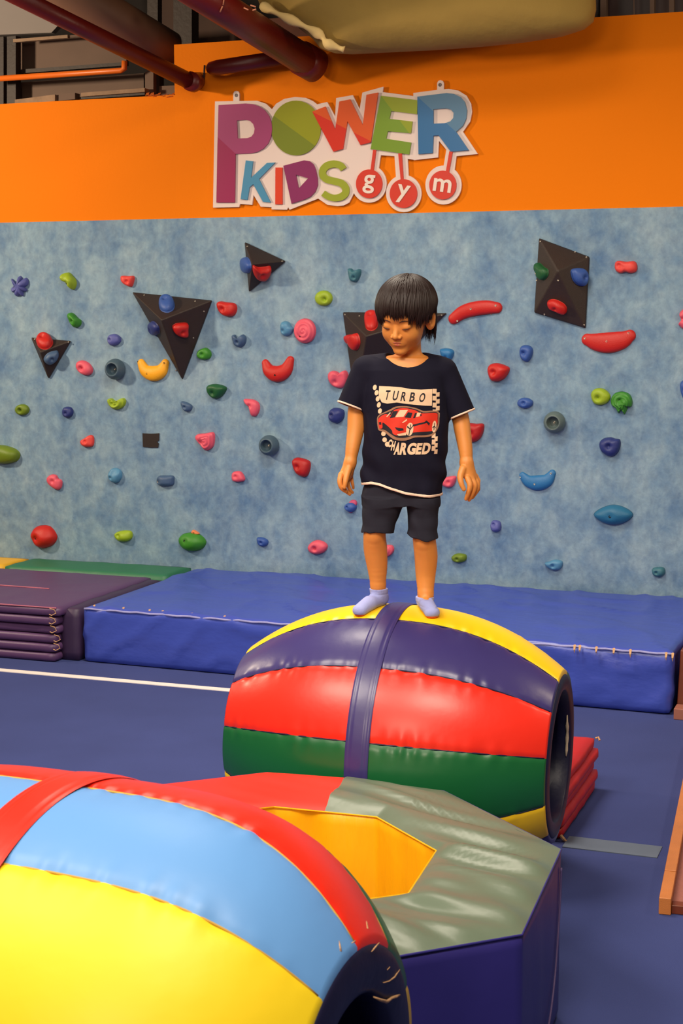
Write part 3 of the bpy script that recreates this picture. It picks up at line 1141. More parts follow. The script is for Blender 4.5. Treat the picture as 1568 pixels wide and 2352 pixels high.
blob([(249, 776), (254, 769), (266, 767), (277, 774), (278, 785), (268, 793), (257, 794), (250, 786)], 'violet', 'small blue-violet hold left of the large volume', 0.035, None, (256, 780))
blob(ell(195, 845, 21, 15, 38), 'pink', 'pink oval dished hold left of the slate blue bowl hold', 0.035, None, (191, 846), dimple=0.7)
bowl(265, 848, 24, 'steel', 'dark slate blue bowl hold beside the yellow crescent')
crescent([(325, 834), (335, 851), (354, 858), (371, 851), (380, 834)], [9.5, 14.5, 18, 15.5, 9.5], 'yellow', 'yellow crescent hold under the large left volume', [(343, 858), (319, 831), (380, 834)], 0.8)
blob(ell(470, 813, 17, 14, 5, 9, 0, 0.08, 3), 'green', 'small bright green hold right of the large volume\'s tip', 0.035, None, (468, 814))
blob([(499, 700), (505, 692), (522, 694), (540, 697), (545, 709), (539, 724), (524, 728), (507, 719)], 'red', 'red rounded hold just right of the large left volume', 0.045, None, (515, 711))
blob([(534, 771), (541, 769), (545, 776), (556, 775), (559, 768), (566, 775), (564, 789), (553, 798), (541, 794), (536, 783)], 'slate', 'small slate blue cup-shaped hold above the red crescent', 0.04, None, (549, 786))
blob([(646, 745), (652, 738), (664, 740), (671, 750), (676, 756), (669, 768), (656, 772), (647, 764)], 'light blue', 'small steel blue hold touching the pink swirl', 0.04, None, (653, 760))
blob(ell(701, 760, 25, 29, 0, 12), 'pink', 'large pink swirl hold with concentric ridges', 0.04, None, (694, 771), ridges=3, amp=0.0035, dimple=0.2)
blob([(800, 618), (808, 617), (814, 622), (826, 618), (830, 624), (826, 638), (818, 648), (806, 645), (802, 632)], 'teal', 'small teal cup hold at upper centre left of the boy\'s hair', 0.04, None, (816, 638))
blob(ell(744, 685, 20, 18, 0), 'lime', 'lime green round dished hold high left of the boy', 0.035, None, (749, 688), dimple=0.6)
crescent([(610, 834), (619, 851), (638, 859), (657, 849), (667, 827)], [9, 15.5, 19, 16, 9.5], 'red', 'red smile-shaped crescent hold left of the boy\'s shoulder', [(637, 861)], 0.85)
blob([(754, 860), (762, 852), (774, 853), (784, 860), (788, 852), (796, 852), (801, 864), (797, 880), (784, 892), (766, 887), (757, 875)], 'pink', 'pink lobed hold beside the boy\'s left sleeve edge', 0.045, None, (773, 878), lump=0.25)
blob([(476, 890), (484, 883), (500, 882), (519, 888), (520, 897), (508, 912), (493, 916), (480, 905)], 'dark green', 'dark green hold below the small bright green one', 0.045, None, (492, 903))
blob([(248, 918), (258, 915), (268, 921), (284, 914), (290, 922), (284, 935), (268, 941), (254, 934)], 'lime', 'yellow-green ridged horn hold left of centre', 0.035, None, (262, 927), ridges=2, amp=0.004)
blob(ell(52, 941, 16, 13, 0), 'olive', 'small olive green ring-like hold near the left edge', 0.03, None, (50, 942), dimple=0.8)
blob(ell(157, 946, 12, 13, 0, 8, 0, 0.08, 5), 'navy', 'small navy round hold on the left', 0.03, None, (155, 949))
blob([(417, 922), (430, 924), (442, 932), (439, 943), (427, 945), (419, 934)], 'slate', 'tiny slate blue hold left of the dark green one', 0.03)
blob([(186, 1013), (196, 1006), (208, 999), (216, 1004), (215, 1023), (202, 1027), (190, 1023)], 'coral', 'pink rocky hold left of the dark square patch', 0.03, None, (199, 1014), lump=0.2)
blob([(450, 1006), (455, 997), (472, 995), (491, 993), (494, 1007), (490, 1026), (475, 1035), (463, 1024)], 'pink', 'pink shell hold with ridges right of the dark square patch', 0.04, None, (466, 1016), ridges=3, amp=0.003)
blob([(-28, 1040), (-12, 1024), (12, 1023), (38, 1032), (47, 1045), (38, 1060), (10, 1065), (-14, 1058)], 'olive', 'olive green oval hold cut by the left edge of the photo', 0.06, None, (0, 1043))
blob([(109, 1098), (118, 1090), (130, 1091), (135, 1099), (143, 1104), (142, 1119), (134, 1125), (121, 1119), (111, 1109)], 'pink', 'pink kidney-shaped hold low on the left', 0.03, None, (125, 1105))
blob(ell(266, 1093, 16, 17, 0, 9, 0, 0.12, 4), 'light blue', 'light blue rough hold with a pale worn top', 0.035, None, (258, 1097), lump=0.3)
blob([(361, 1103), (366, 1093), (384, 1092), (399, 1093), (401, 1103), (398, 1114), (380, 1116), (366, 1114)], 'slate', 'slate blue sausage-shaped hold lower left', 0.035, None, (366, 1106), boltcol=M_STEEL)
blob([(74, 1226), (84, 1210), (104, 1206), (120, 1212), (132, 1232), (124, 1250), (104, 1259), (86, 1254), (77, 1240)], 'red', 'big red rounded-diamond hold above the green mat', 0.07, None, (90, 1235), power=2.0)
blob([(265, 1226), (274, 1220), (290, 1218), (303, 1221), (304, 1235), (293, 1243), (276, 1243), (267, 1236)], 'lime', 'small lime hold low on the wall above the green mat', 0.035, None, (275, 1229), lump=0.2)
blob([(411, 1240), (420, 1227), (440, 1223), (462, 1229), (474, 1245), (464, 1261), (442, 1266), (420, 1258)], 'green', 'green oval hold low on the wall near the crash mat corner', 0.06, None, (432, 1240), power=2.0, dimple=0.15)
blob([(440, 1223), (444, 1217), (452, 1220), (459, 1226), (450, 1229)], mat('peach_paint_blob', (225, 130, 80), 0.6), 'small peach coloured chip stuck on top of the green oval hold', 0.02, name='chipped_plaster', cat='plaster chip')
blob([(561, 917), (568, 916), (584, 918), (595, 926), (597, 940), (590, 955), (580, 956), (577, 945), (572, 934), (563, 924)], 'pink', 'pink curved hook hold above the middle bowl hold', 0.035, None, (576, 932))
bowl(618, 1023, 23.5, 'steel', 'slate blue bowl hold in the middle of the wall left of the boy\'s arm')
blob([(672, 1061), (680, 1051), (697, 1053), (712, 1060), (713, 1076), (706, 1093), (695, 1095), (680, 1085)], 'crimson', 'dark red hold right of the middle bowl hold', 0.045, None, (686, 1072))
blob([(534, 1087), (543, 1082), (555, 1084), (563, 1098), (560, 1105), (546, 1107), (535, 1103)], 'pink', 'tiny pink hold left of the dark red hold', 0.03, None, (544, 1094))
blob([(757, 946), (766, 937), (782, 938), (791, 945), (789, 962), (777, 972), (763, 969), (756, 960)], 'navy', 'navy rounded hold beside the boy\'s sleeve cuff', 0.045, None, (765, 953))
blob([(792, 1162), (800, 1155), (812, 1154), (820, 1163), (815, 1173), (805, 1176), (795, 1170)], 'blue', 'blue round hold on a magenta backing just below the boy\'s hand', 0.04, None, (800, 1164))
blob([(803, 1152), (810, 1148), (818, 1150), (820, 1158), (814, 1166), (808, 1178), (800, 1175), (798, 1165)], 'magenta', 'magenta flat hold showing behind the blue hold under the boy\'s hand', 0.015)
blob([(591, 1235), (603, 1234), (615, 1240), (616, 1249), (607, 1255), (595, 1251)], 'blue', 'tiny blue hold low in the middle above the crash mat', 0.03)
blob([(708, 1257), (716, 1245), (730, 1240), (746, 1245), (753, 1255), (745, 1268), (729, 1273), (714, 1269)], 'pink', 'pink dished hold low on the wall left of the boy\'s knee', 0.04, None, (726, 1259), dimple=0.6)
blob([(862, 1262), (872, 1252), (890, 1251), (902, 1253), (905, 1264), (896, 1276), (880, 1280), (866, 1272)], 'pink', 'pink ridged hold half hidden behind the boy\'s leg', 0.035, ridges=2, amp=0.003)
blob([(1412, 605), (1420, 599), (1438, 601), (1456, 600), (1463, 608), (1462, 622), (1450, 628), (1436, 625), (1424, 628), (1413, 620)], 'coral', 'red bean-shaped hold right of the four-sided volume', 0.035, None, (1422, 610))
crescent([(1042, 732), (1064, 717), (1092, 709), (1120, 706), (1141, 707)], [13, 16, 17, 16, 13], 'red', 'long red banana-shaped hold right of the boy\'s head', [(1084, 710), (1052, 737), (1140, 702), (1128, 721)], 0.75, boltcol=M_STEEL)
crescent([(1349, 780), (1372, 786), (1400, 787), (1428, 781), (1446, 771)], [14, 21, 24, 21, 14], 'red', 'big red smile-shaped hold at far right', [(1395, 784), (1344, 777), (1444, 765)], 0.6, boltcol=M_STEEL)
blob([(1120, 850), (1126, 837), (1142, 834), (1158, 838), (1170, 845), (1168, 856), (1158, 870), (1142, 877), (1127, 872)], 'red', 'red teardrop hold right of the boy\'s shoulder', 0.05, None, (1136, 855))
blob([(1195, 800), (1202, 793), (1216, 794), (1224, 803), (1221, 820), (1212, 831), (1200, 827), (1194, 815)], 'blue', 'blue round hold above the grey bowl hold', 0.04, None, (1204, 811), lump=0.2)
blob([(1011, 804), (1020, 800), (1035, 801), (1043, 808), (1040, 820), (1030, 832), (1018, 824)], 'sky', 'blue hold peeking out above the boy\'s shoulder on the right', 0.04, None, (1026, 822), boltcol=M_STEEL)
blob([(1560, 722), (1566, 712), (1576, 708), (1590, 716), (1588, 740), (1572, 756), (1562, 750), (1558, 745), (1564, 736)], 'pink', 'pink hold cut off by the right edge of the photo', 0.035)
blob([(1562, 880), (1576, 872), (1592, 884), (1590, 906), (1574, 920), (1564, 904)], 'blue', 'blue hold cut off at the right edge below the pink one', 0.035)
blob([(1188, 925), (1196, 915), (1212, 914), (1224, 922), (1221, 933), (1206, 938), (1193, 934)], 'blue', 'small blue hold upper left of the grey bowl hold', 0.035, None, (1205, 925), lump=0.2)
bowl(1273, 970, 25, 'grey', 'grey bowl hold with a dark round opening on the right')
blob([(1357, 908), (1363, 895), (1378, 891), (1393, 897), (1402, 910), (1396, 924), (1380, 931), (1364, 926)], 'lime', 'lime green dished hold touching the green shell hold', 0.04, None, (1374, 914), dimple=0.6)
blob([(1403, 916), (1412, 903), (1430, 899), (1446, 906), (1452, 920), (1450, 934), (1442, 932), (1440, 940), (1434, 952), (1428, 942), (1420, 949), (1414, 938), (1404, 930)], 'green', 'green fluted shell hold at right', 0.045, None, (1424, 919), ridges=3, amp=0.004, lump=0.25)
blob([(1377, 1016), (1386, 1007), (1402, 1004), (1412, 1007), (1424, 1010), (1424, 1028), (1416, 1043), (1403, 1049), (1386, 1041), (1378, 1030)], 'navy', 'navy rounded hold above the teal lens hold', 0.05, None, (1400, 1024))
blob([(1062, 978), (1076, 972), (1094, 973), (1111, 974), (1110, 992), (1102, 1008), (1088, 1016), (1072, 1012), (1060, 996)], 'crimson', 'dark red hold half hidden behind the boy\'s forearm', 0.045, None, (1083, 995))
blob([(1010, 1100), (1022, 1096), (1046, 1093), (1047, 1104), (1040, 1117), (1028, 1120), (1014, 1112)], 'pink', 'pink half-round hold between the shirt and the boy\'s hand', 0.035, None, (1032, 1107))
crescent([(1200, 1092), (1214, 1105), (1235, 1109), (1256, 1103), (1268, 1087)], [8, 14, 17.5, 15, 8.5], 'sky', 'blue crescent hold at right above the teal lens hold', [(1230, 1111), (1266, 1087), (1196, 1095)], 0.75, boltcol=M_STEEL)
blob([(1363, 1182), (1380, 1167), (1408, 1159), (1436, 1166), (1454, 1182), (1438, 1199), (1408, 1205), (1380, 1198)], 'deep teal', 'large teal lens-shaped hold low on the right', 0.055, None, (1404, 1184), power=2.0, dimple=0.1)
blob(ell(1139, 1208, 13, 14, 0, 9, 0, 0.06, 8), 'violet', 'small blue-violet hold low right of the shorts', 0.035, None, (1135, 1203), boltcol=M_STEEL)
blob([(1037, 1280), (1046, 1272), (1060, 1271), (1071, 1275), (1070, 1287), (1056, 1292), (1042, 1289)], 'olive', 'small dark green hold right of the boy\'s shin', 0.035, None, (1052, 1283))
blob([(1251, 1293), (1262, 1289), (1276, 1285), (1292, 1290), (1288, 1306), (1272, 1309), (1258, 1303)], 'light blue', 'pale blue hold with an orange chip low above the crash mat', 0.035, None, (1271, 1299), boltcol=M_STEEL)
blob([(1497, 1308), (1504, 1303), (1520, 1302), (1527, 1308), (1526, 1319), (1514, 1325), (1500, 1320)], 'teal', 'small teal hold near the lower right corner of the wall', 0.035, None, (1508, 1314), boltcol=M_STEEL)

# missing hold: dark square recess, its shade painted on a thin raised slab
sq = [(328, 995), (347, 996), (366, 995), (366, 1011), (361, 1015), (365, 1018), (364, 1028), (346, 1028), (329, 1026)]
V = [on_y(x, y, WY) for x, y in sq]
V2 = [p + np.array([0, -0.006, 0]) for p in V]
n = len(sq)
ob = put('recess_patch', V + V2, [tuple(range(n)), tuple(range(n, 2 * n))] + [(i, (i + 1) % n, n + (i + 1) % n, n + i) for i in range(n)],
         mat('painted_recess_shade', (34, 20, 18), 0.7), None, False)
tag(ob, 'small blackish square plate with a notch on the wall where a hold is missing', 'plate')


# ------------------------------------------------------------------ the sign
def S(x, y):
    return (470 + x / 2.4123, 170 + y / 2.4123)


def plate(name, outline, holes, y_back, thick, m, parent, sp=False):
    """extruded flat shape standing on the wall. outline in sign-crop points"""
    loops = [outline] + list(holes)
    L3 = []
    for lp in loops:
        L3.append([Vector(on_y(*S(x, y), y_back - thick)) for x, y in lp])
    flat = [Vector((p.x, p.z, 0)) for lp in L3 for p in lp]
    tris = tessellate_polygon([[Vector((p.x, p.z, 0)) for p in lp] for lp in L3])
    V = [(p.x, p.y, p.y and p.z) for lp in L3 for p in lp]
    n = len(V)
    V = V + [(p[0], y_back, p[2]) for p in V]
    Fq = [tuple(t) for t in tris] + [tuple(n + i for i in reversed(t)) for t in tris]
    k = 0
    for lp in L3:
        m_ = len(lp)
        for i in range(m_):
            a, b = k + i, k + (i + 1) % m_
            Fq.append((a, b, n + b, n + a))
        k += m_
    ob = put(name, V, Fq, m, parent, False)
    bm = bmesh.new()
    bm.from_mesh(ob.data)
    bmesh.ops.recalc_face_normals(bm, faces=bm.faces)
    bm.to_mesh(ob.data)
    bm.free()
    return ob


SY = WY + 0.03 - 0.006      # back of the sign
sign = thing('wall_sign', 'multicoloured cut-out letter sign on a white backing, high on the orange wall', 'sign', tuple(on_y(*S(780, 420), SY)))


def so(x, y):
    """sign-crop point -> object space of sign children"""
    p = on_y(*S(x, y), SY - 0.03)
    return p - np.array(sign.location)


def ring2(cx, cy, rx, ry, n=48):
    return [(cx + rx * math.cos(2 * PI * i / n), cy + ry * math.sin(2 * PI * i / n)) for i in range(n)]


main = [(57, 152), (290, 148), (340, 165), (372, 195), (395, 165), (440, 138), (500, 127), (560, 132), (600, 150), (622, 168), (678, 155), (722, 235), (728, 133), (820, 117), (858, 195), (873, 103),
        (990, 70), (985, 100), (1155, 122), (1155, 105), (1288, 88), (1350, 82), (1405, 92), (1450, 120), (1475, 165), (1480, 210), (1470, 262), (1430, 320), (1512, 443), (1395, 455), (1340, 450),
        (1345, 428), (1297, 370), (1292, 462), (1160, 477), (1155, 475), (1122, 470), (1050, 455), (975, 450), (960, 530), (900, 560), (830, 600), (826, 660), (800, 712), (770, 728), (735, 732), (680, 725),
        (628, 690), (470, 752), (462, 738), (455, 752), (370, 750), (370, 738), (310, 735), (270, 670), (262, 725), (195, 720), (190, 737), (46, 740), (52, 400)]
plate('backing_board', main, [], SY, 0.012, M_SIGNWHITE, sign)
for nm, (cx, cy, rx, ry), rod in [('g', (910, 608, 97, 105), [(905, 440), (975, 445), (962, 540), (900, 540)]),
                                  ('y', (1102, 662, 98, 103), [(1050, 440), (1122, 440), (1130, 580), (1060, 590)]),
                                  ('m', (1322, 615, 100, 108), [(1338, 420), (1398, 420), (1384, 530), (1318, 540)])]:
    plate('backing_rod', rod, [], SY, 0.0115, M_SIGNWHITE, sign)
    plate('backing_disc', ring2(cx, cy, rx, ry), [], SY, 0.0125, M_SIGNWHITE, sign)
for tabp, hole in (([(158, 150), (158, 108), (164, 97), (175, 93), (186, 97), (191, 108), (191, 150)], (175, 118)),
                   ([(1287, 92), (1287, 50), (1294, 38), (1305, 34), (1318, 38), (1324, 50), (1324, 92)], (1303, 60))):
    ob = plate('hanging_tab', tabp, [], SY, 0.0118, M_SIGNWHITE, sign)
    p = on_y(*S(*hole), SY - 0.0118)
    add_bolt(ob, p, (0, -1, 0), 0.010, mat('grey_screw', (110, 100, 100), 0.5))

LY = SY - 0.0125


def arc(cx, cy, rx, ry, a0, a1, n=14):
    return [(cx + rx * math.cos(math.radians(a0 + (a1 - a0) * i / (n - 1))), cy + ry * math.sin(math.radians(a0 + (a1 - a0) * i / (n - 1)))) for i in range(n)]


def stone(name, ca, cb, pa, pb, side):
    """two-tone with the dividing line through sign points pa, pb; cb on the side of point 'side'"""
    a, b, s = so(*pa), so(*pb), so(*side)
    d = b - a
    n = np.cross(d, np.array([0, 1.0, 0]))
    n /= np.linalg.norm(n)
    if (s - a) @ n < 0:
        n = -n
    return two_tone(name, ca, cb, tuple(a), tuple(n))


P_out = [(76, 172), (225, 163)] + [(265, 166), (300, 178), (332, 200), (356, 232), (370, 270), (373, 305), (368, 345), (352, 383), (325, 413), (290, 432), (250, 440), (170, 443), (166, 712), (64, 712), (70, 400)]
P_hole = [(177, 258), (225, 254), (250, 259), (268, 277), (276, 302), (272, 328), (258, 347), (235, 355), (182, 357)]
plate('letter_p', P_out, [P_hole], LY, 0.010, stone('letter_p_paint', (150, 30, 84), (158, 62, 112), (70, 350), (170, 443), (225, 200)), sign)
plate('letter_o', ring2(505, 299, 138, 152), [], LY, 0.008, stone('letter_o_paint', (116, 128, 34), (142, 146, 24), (372, 225), (605, 395), (560, 200)), sign)
plate('letter_w', [(595, 208), (668, 180), (722, 308), (745, 152), (805, 140), (875, 283), (895, 115), (960, 102), (920, 378), (862, 393), (790, 262), (765, 415), (712, 430)], [], LY, 0.012,
      stone('letter_w_paint', (206, 44, 24), (214, 84, 28), (600, 212), (700, 262), (680, 200)), sign)
plate('letter_e', [(975, 120), (1178, 145), (1176, 222), (1032, 205), (1022, 248), (1150, 263), (1142, 328), (1014, 317), (1004, 358), (1143, 380), (1132, 446), (918, 415)], [], LY, 0.010,
      stone('letter_e_paint', (116, 148, 36), (142, 156, 28), (975, 120), (1140, 340), (1150, 180)), sign)
R_out = [(1177, 125), (1340, 105), (1380, 110), (1418, 128), (1440, 155), (1452, 200), (1448, 245), (1430, 285), (1392, 320), (1462, 422), (1362, 430), (1295, 340), (1266, 341), (1262, 437), (1183, 444)]
R_hole = [(1266, 195), (1335, 190), (1362, 196), (1378, 215), (1376, 243), (1360, 262), (1330, 272), (1266, 275)]
plate('letter_r', R_out, [R_hole], LY, 0.0115, stone('letter_r_paint', (40, 104, 158), (78, 122, 156), (1177, 125), (1400, 330), (1400, 150)), sign)
plate('letter_k', [(227, 478), (267, 483), (256, 575), (345, 492), (390, 490), (300, 582), (365, 712), (322, 708), (268, 610), (248, 628), (236, 697), (198, 693)], [], LY, 0.010, mat('sign_blue', (66, 136, 176), 0.4), sign)
plate('letter_i', [(391, 518), (430, 518), (430, 722), (390, 722)], [], LY, 0.009, mat('sign_red', (214, 56, 22), 0.4), sign)
plate('letter_d', [(435, 508), (550, 478), (580, 482), (602, 500), (615, 530), (625, 580), (626, 615), (612, 652), (585, 680), (555, 694), (480, 718)], [[(505, 558), (572, 578), (520, 634)]], LY, 0.010, mat('sign_purple', (132, 32, 92), 0.4), sign)
Sp = spline([(768, 528, 18), (752, 508, 19), (718, 498, 20), (680, 506, 20), (655, 530, 20), (653, 560, 20), (675, 583, 20), (718, 594, 20), (757, 606, 20), (779, 632, 20), (778, 660, 20), (755, 680, 20), (718, 687, 19), (682, 678, 18), (655, 660, 17)], 4, False)
lf, rt = [], []
for i in range(len(Sp)):
    a, b = Sp[max(0, i - 1)], Sp[min(len(Sp) - 1, i + 1)]
    d = (b - a)[:2]
    d = d / np.linalg.norm(d)
    nn_ = np.array([-d[1], d[0]])
    lf.append(tuple(Sp[i][:2] + nn_ * Sp[i][2]))
    rt.append(tuple(Sp[i][:2] - nn_ * Sp[i][2]))
plate('letter_s', lf + rt[::-1], [], LY, 0.010, mat('sign_lime', (148, 158, 38), 0.4), sign)
M_SIGNRED = mat('sign_disc_red', (206, 50, 30), 0.4)
plate('rod', [(932, 420), (949, 422), (935, 535), (917, 535)], [], LY, 0.009, M_SIGNRED, sign)
plate('rod', [(1071, 440), (1091, 440), (1101, 590), (1085, 590)], [], LY, 0.009, M_SIGNRED, sign)
plate('rod', [(1354, 428), (1373, 428), (1352, 545), (1334, 545)], [], LY, 0.009, M_SIGNRED, sign)
M_LETTER = mat('sign_letter_white', (232, 214, 204), 0.45)


def glyph_mesh(ch, offset=0.0):
    cu = bpy.data.curves.new('glyph', 'FONT')
    cu.body = ch
    cu.size = 1.0
    cu.offset = offset
    cu.resolution_u = 4
    ob = bpy.data.objects.new('glyph', cu)
    COL.objects.link(ob)
    bpy.context.view_layer.update()
    dg = bpy.context.evaluated_depsgraph_get()
    me = ob.evaluated_get(dg).to_mesh()
    V = np.array([tuple(v.co) for v in me.vertices])
    Fc = [tuple(p.vertices) for p in me.polygons]
    ob.evaluated_get(dg).to_mesh_clear()
    bpy.data.objects.remove(ob)
    bpy.data.curves.remove(cu)
    return V, Fc


for ch, (cx, cy, rx, ry), rot, (gw, gh) in [('g', (910, 608, 73, 80), 6, (64, 104)), ('y', (1100, 662, 76, 80), 10, (72, 100)), ('m', (1318, 615, 75, 80), 8, (100, 72))]:
    disc = plate('disc', ring2(cx, cy, rx, ry), [], LY, 0.010, M_SIGNRED, sign)
    V, Fc = glyph_mesh(ch, 0.018)
    lo, hi = V.min(0), V.max(0)
    q = math.radians(rot)
    W3 = []
    for v in V:
        x = ((v[0] - lo[0]) / (hi[0] - lo[0]) - 0.5) * gw
        y = -((v[1] - lo[1]) / (hi[1] - lo[1]) - 0.5) * gh
        xx, yy = x * math.cos(q) - y * math.sin(q), x * math.sin(q) + y * math.cos(q)
        W3.append(on_y(*S(cx - 2 + xx, cy + 2 + yy), LY - 0.0135))
    put('letter_' + ch, W3, Fc, M_LETTER, disc, False)


# ------------------------------------------------------------------ ceiling clutter above the wall
def Y3(px, Y):
    return tuple(on_y(px[0], px[1], Y))


w = MB()
pr = thing('pipe', 'long thin maroon pipe sloping down to the wall at upper left', 'pipe', Y3((440, 190), 8.2))
w.tube([Y3((-60, -58), 6.9), Y3((436, 187), 8.22)], 0.046, 24)
w.put('pipe_body', M_PIPE, pr, True)
w = MB()
w.tube([Y3((440, 189), 8.22), Y3((452, 186), 8.36)], 0.05, 20)
w.tube([Y3((436, 186), 8.19), Y3((446, 190), 8.24)], 0.054, 20)
w.put('pipe_end', M_PIPE, pr, True)
pr = thing('pipe', 'thick maroon pipe sloping down to the wall left of the canvas', 'pipe', Y3((725, 155), 8.2))
w = MB()
w.tube([Y3((330, -95), 6.9), Y3((715, 148), 8.24)], 0.082, 28)
w.put('pipe_body', M_PIPE, pr, True)
w = MB()
w.tube([Y3((690, 132), 8.16), Y3((725, 152), 8.27)], 0.092, 28)
w.put('coupling', M_PIPE, pr, True)
random.seed(12)
w = MB()
for (x, y, dx, dy) in [(480, 14, 10, 4), (487, 8, -3, 9), (476, 4, 6, 0), (505, 28, 6, -14), (512, 12, 2, -14), (560, 18, 10, 5), (575, 12, 12, 4), (580, 24, 8, -3)]:
    a, b = Y3((x, y), 7.36), Y3((x + dx, y + dy), 7.36)
    w.tube([a, b], 0.004, 5)
w.put('scratch_mark', mat('scratched_paint', (190, 120, 90), 0.7), pr, True)
w = MB()
w.tube([Y3((476, 158), 8.25), Y3((482, 157), 8.25), Y3((500, 155), 8.25), Y3((648, 133), 8.25)], [0.02, 0.034, 0.042, 0.042], 20)
tag(w.put('pipe', M_PIPE, None, True), 'short dark maroon pipe stub lying along the top of the orange wall', 'pipe')
w = MB()
w.tube([Y3((40, -90), 7.6), Y3((325, 82), 8.42), Y3((385, 118), 8.6)], 0.12, 28)
tag(w.put('air_duct', M_DUCT, None, True), 'round brown-grey duct behind the thin maroon pipe', 'duct')
w = MB()
w.tube([Y3((-40, 183), 8.45), Y3((278, 162), 8.45), Y3((285, 158), 8.45), Y3((286, 140), 8.45)], 0.017, 12)
tag(w.put('conduit', M_CONDUIT, None, True), 'thin orange conduit running along the gap above the wall at left', 'conduit')


def quadbox(pts, Y, th):
    """slab with the given picture outline standing at depth Y"""
    w_ = MB()
    A = [on_y(x, y, Y) for x, y in pts]
    Bq = [p + np.array([0, th, 0]) for p in A]
    n_ = len(A)
    w_.add(A + Bq, [tuple(range(n_)), tuple(reversed(range(n_, 2 * n_)))] + [(i, n_ + i, n_ + (i + 1) % n_, (i + 1) % n_) for i in range(n_)])
    return w_


fr = thing('steel_framework', 'dark steel framework with taupe infill panels in the gap at upper left', 'framework', Y3((180, 215), 8.7))
for nm, pts, Y, th, m in [
    ('infill_panel', [(38, 92), (290, 70), (290, 150), (38, 170)], 8.72, 0.03, M_PANEL),
    ('infill_panel', [(38, 190), (330, 168), (330, 214), (38, 232)], 8.70, 0.03, M_PANEL),
    ('post', [(-20, 85), (8, 84), (8, 245), (-20, 245)], 8.62, 0.06, M_DARKSTEEL),
    ('post', [(16, 84), (36, 82), (36, 240), (16, 242)], 8.60, 0.06, M_DARKSTEEL),
    ('post', [(333, 165), (352, 162), (352, 212), (333, 214)], 8.56, 0.06, M_PANEL),
    ('post', [(356, 160), (366, 159), (366, 212), (356, 214)], 8.60, 0.06, M_DARKSTEEL),
    ('post', [(338, -30), (362, -30), (362, 110), (338, 110)], 9.1, 0.06, M_DARKSTEEL),
    ('post', [(398, -30), (440, -30), (440, 160), (398, 160)], 8.9, 0.1, M_DARKSTEEL),
    ('rail', [(30, 90), (155, 80), (155, 87), (30, 97)], 8.55, 0.03, M_WORN),
    ('rail', [(0, 163), (290, 142), (290, 150), (0, 172)], 8.66, 0.03, M_DARKSTEEL),
    ('sill_timber', [(34, 229), (126, 217), (126, 232), (34, 240)], 8.50, 0.06, M_WORN),
    ('sill_timber', [(128, 216), (172, 213), (172, 228), (128, 232)], 8.52, 0.06, M_PANEL),
    ('sill_timber', [(186, 213), (332, 202), (332, 211), (186, 222)], 8.50, 0.06, M_WORN),
    ('sill_timber', [(186, 222), (332, 211), (332, 218), (186, 228)], 8.52, 0.05, M_DARKSTEEL),
    ('sill_timber', [(366, 198), (402, 196), (400, 218), (366, 220)], 8.6, 0.05, M_PANEL)]:
    quadbox(pts, Y, th).put(nm, m, fr)
w = quadbox([(-80, -60), (150, 40), (118, 75), (-60, 82)], 8.9, 0.05)
tag(w.put('ceiling_panel', M_PALE), 'pale grey ceiling panel at the top left corner', 'ceiling panel')
w = quadbox([(365, -40), (470, -40), (700, 110), (745, 122), (745, 140), (410, 155), (380, 150), (372, 60)], 9.3, 0.1)
tag(w.put('steel_beam', mat('rust_brown_beam', (62, 34, 18), 0.7, 0.3, 6)), 'rust brown beam behind the two maroon pipes', 'beam')
w = quadbox([(590, 45), (655, 40), (722, 92), (738, 118), (730, 140), (690, 110)], 8.55, 0.04)
tag(w.put('bracket_plate', mat('dark_rust_plate', (92, 42, 16), 0.7, 0.3, 8)), 'dark rust coloured plate between the thick pipe and the canvas', 'plate')
w = MB()
w.tube([Y3((380, 150), 8.5), Y3((470, 148), 8.5)], 0.012, 8)
w.tube([Y3((470, 150), 8.345), Y3((467, 188), 8.345)], 0.006, 8)
tag(w.put('bracket', M_DARKSTEEL, None, True), 'thin dark steel hanger bracket beside the end of the thin pipe', 'bracket')

# chipped plaster along the lip of the step
random.seed(21)
w = MB()
for i in range(12):
    x = 338 + i * 5.4
    p = on_y(x, 217 + random.uniform(-1, 4), WY + 0.03)
    s_ = random.uniform(0.006, 0.016)
    w.add([(p[0] - s_, p[1] - 0.004, p[2] - s_ * 0.6), (p[0] + s_, p[1] - 0.006, p[2] - s_ * 0.4), (p[0] + s_ * 0.7, p[1] + 0.01, p[2] + s_), (p[0] - s_ * 0.8, p[1] + 0.01, p[2] + s_ * 0.8)],
          [(0, 1, 2, 3), (0, 3, 2), (0, 1, 2)])
tag(w.put('chipped_plaster', mat('chipped_orange', (226, 122, 50), 0.8, 0.3, 40)), 'ragged chipped plaster along the step in the orange wall', 'plaster', kind='stuff')

# sagging canvas
cv = thing('canvas_sheet', 'sagging olive yellow canvas bundle hanging above the orange wall', 'canvas', Y3((1000, 110), 7.95))
cvp = [(575, -60), (600, 14), (640, 38), (690, 66), (722, 92), (738, 112), (765, 121), (800, 123), (900, 118), (1000, 113), (1100, 106), (1200, 96), (1290, 82), (1340, 66), (1362, 48), (1368, 20), (1366, -60)]


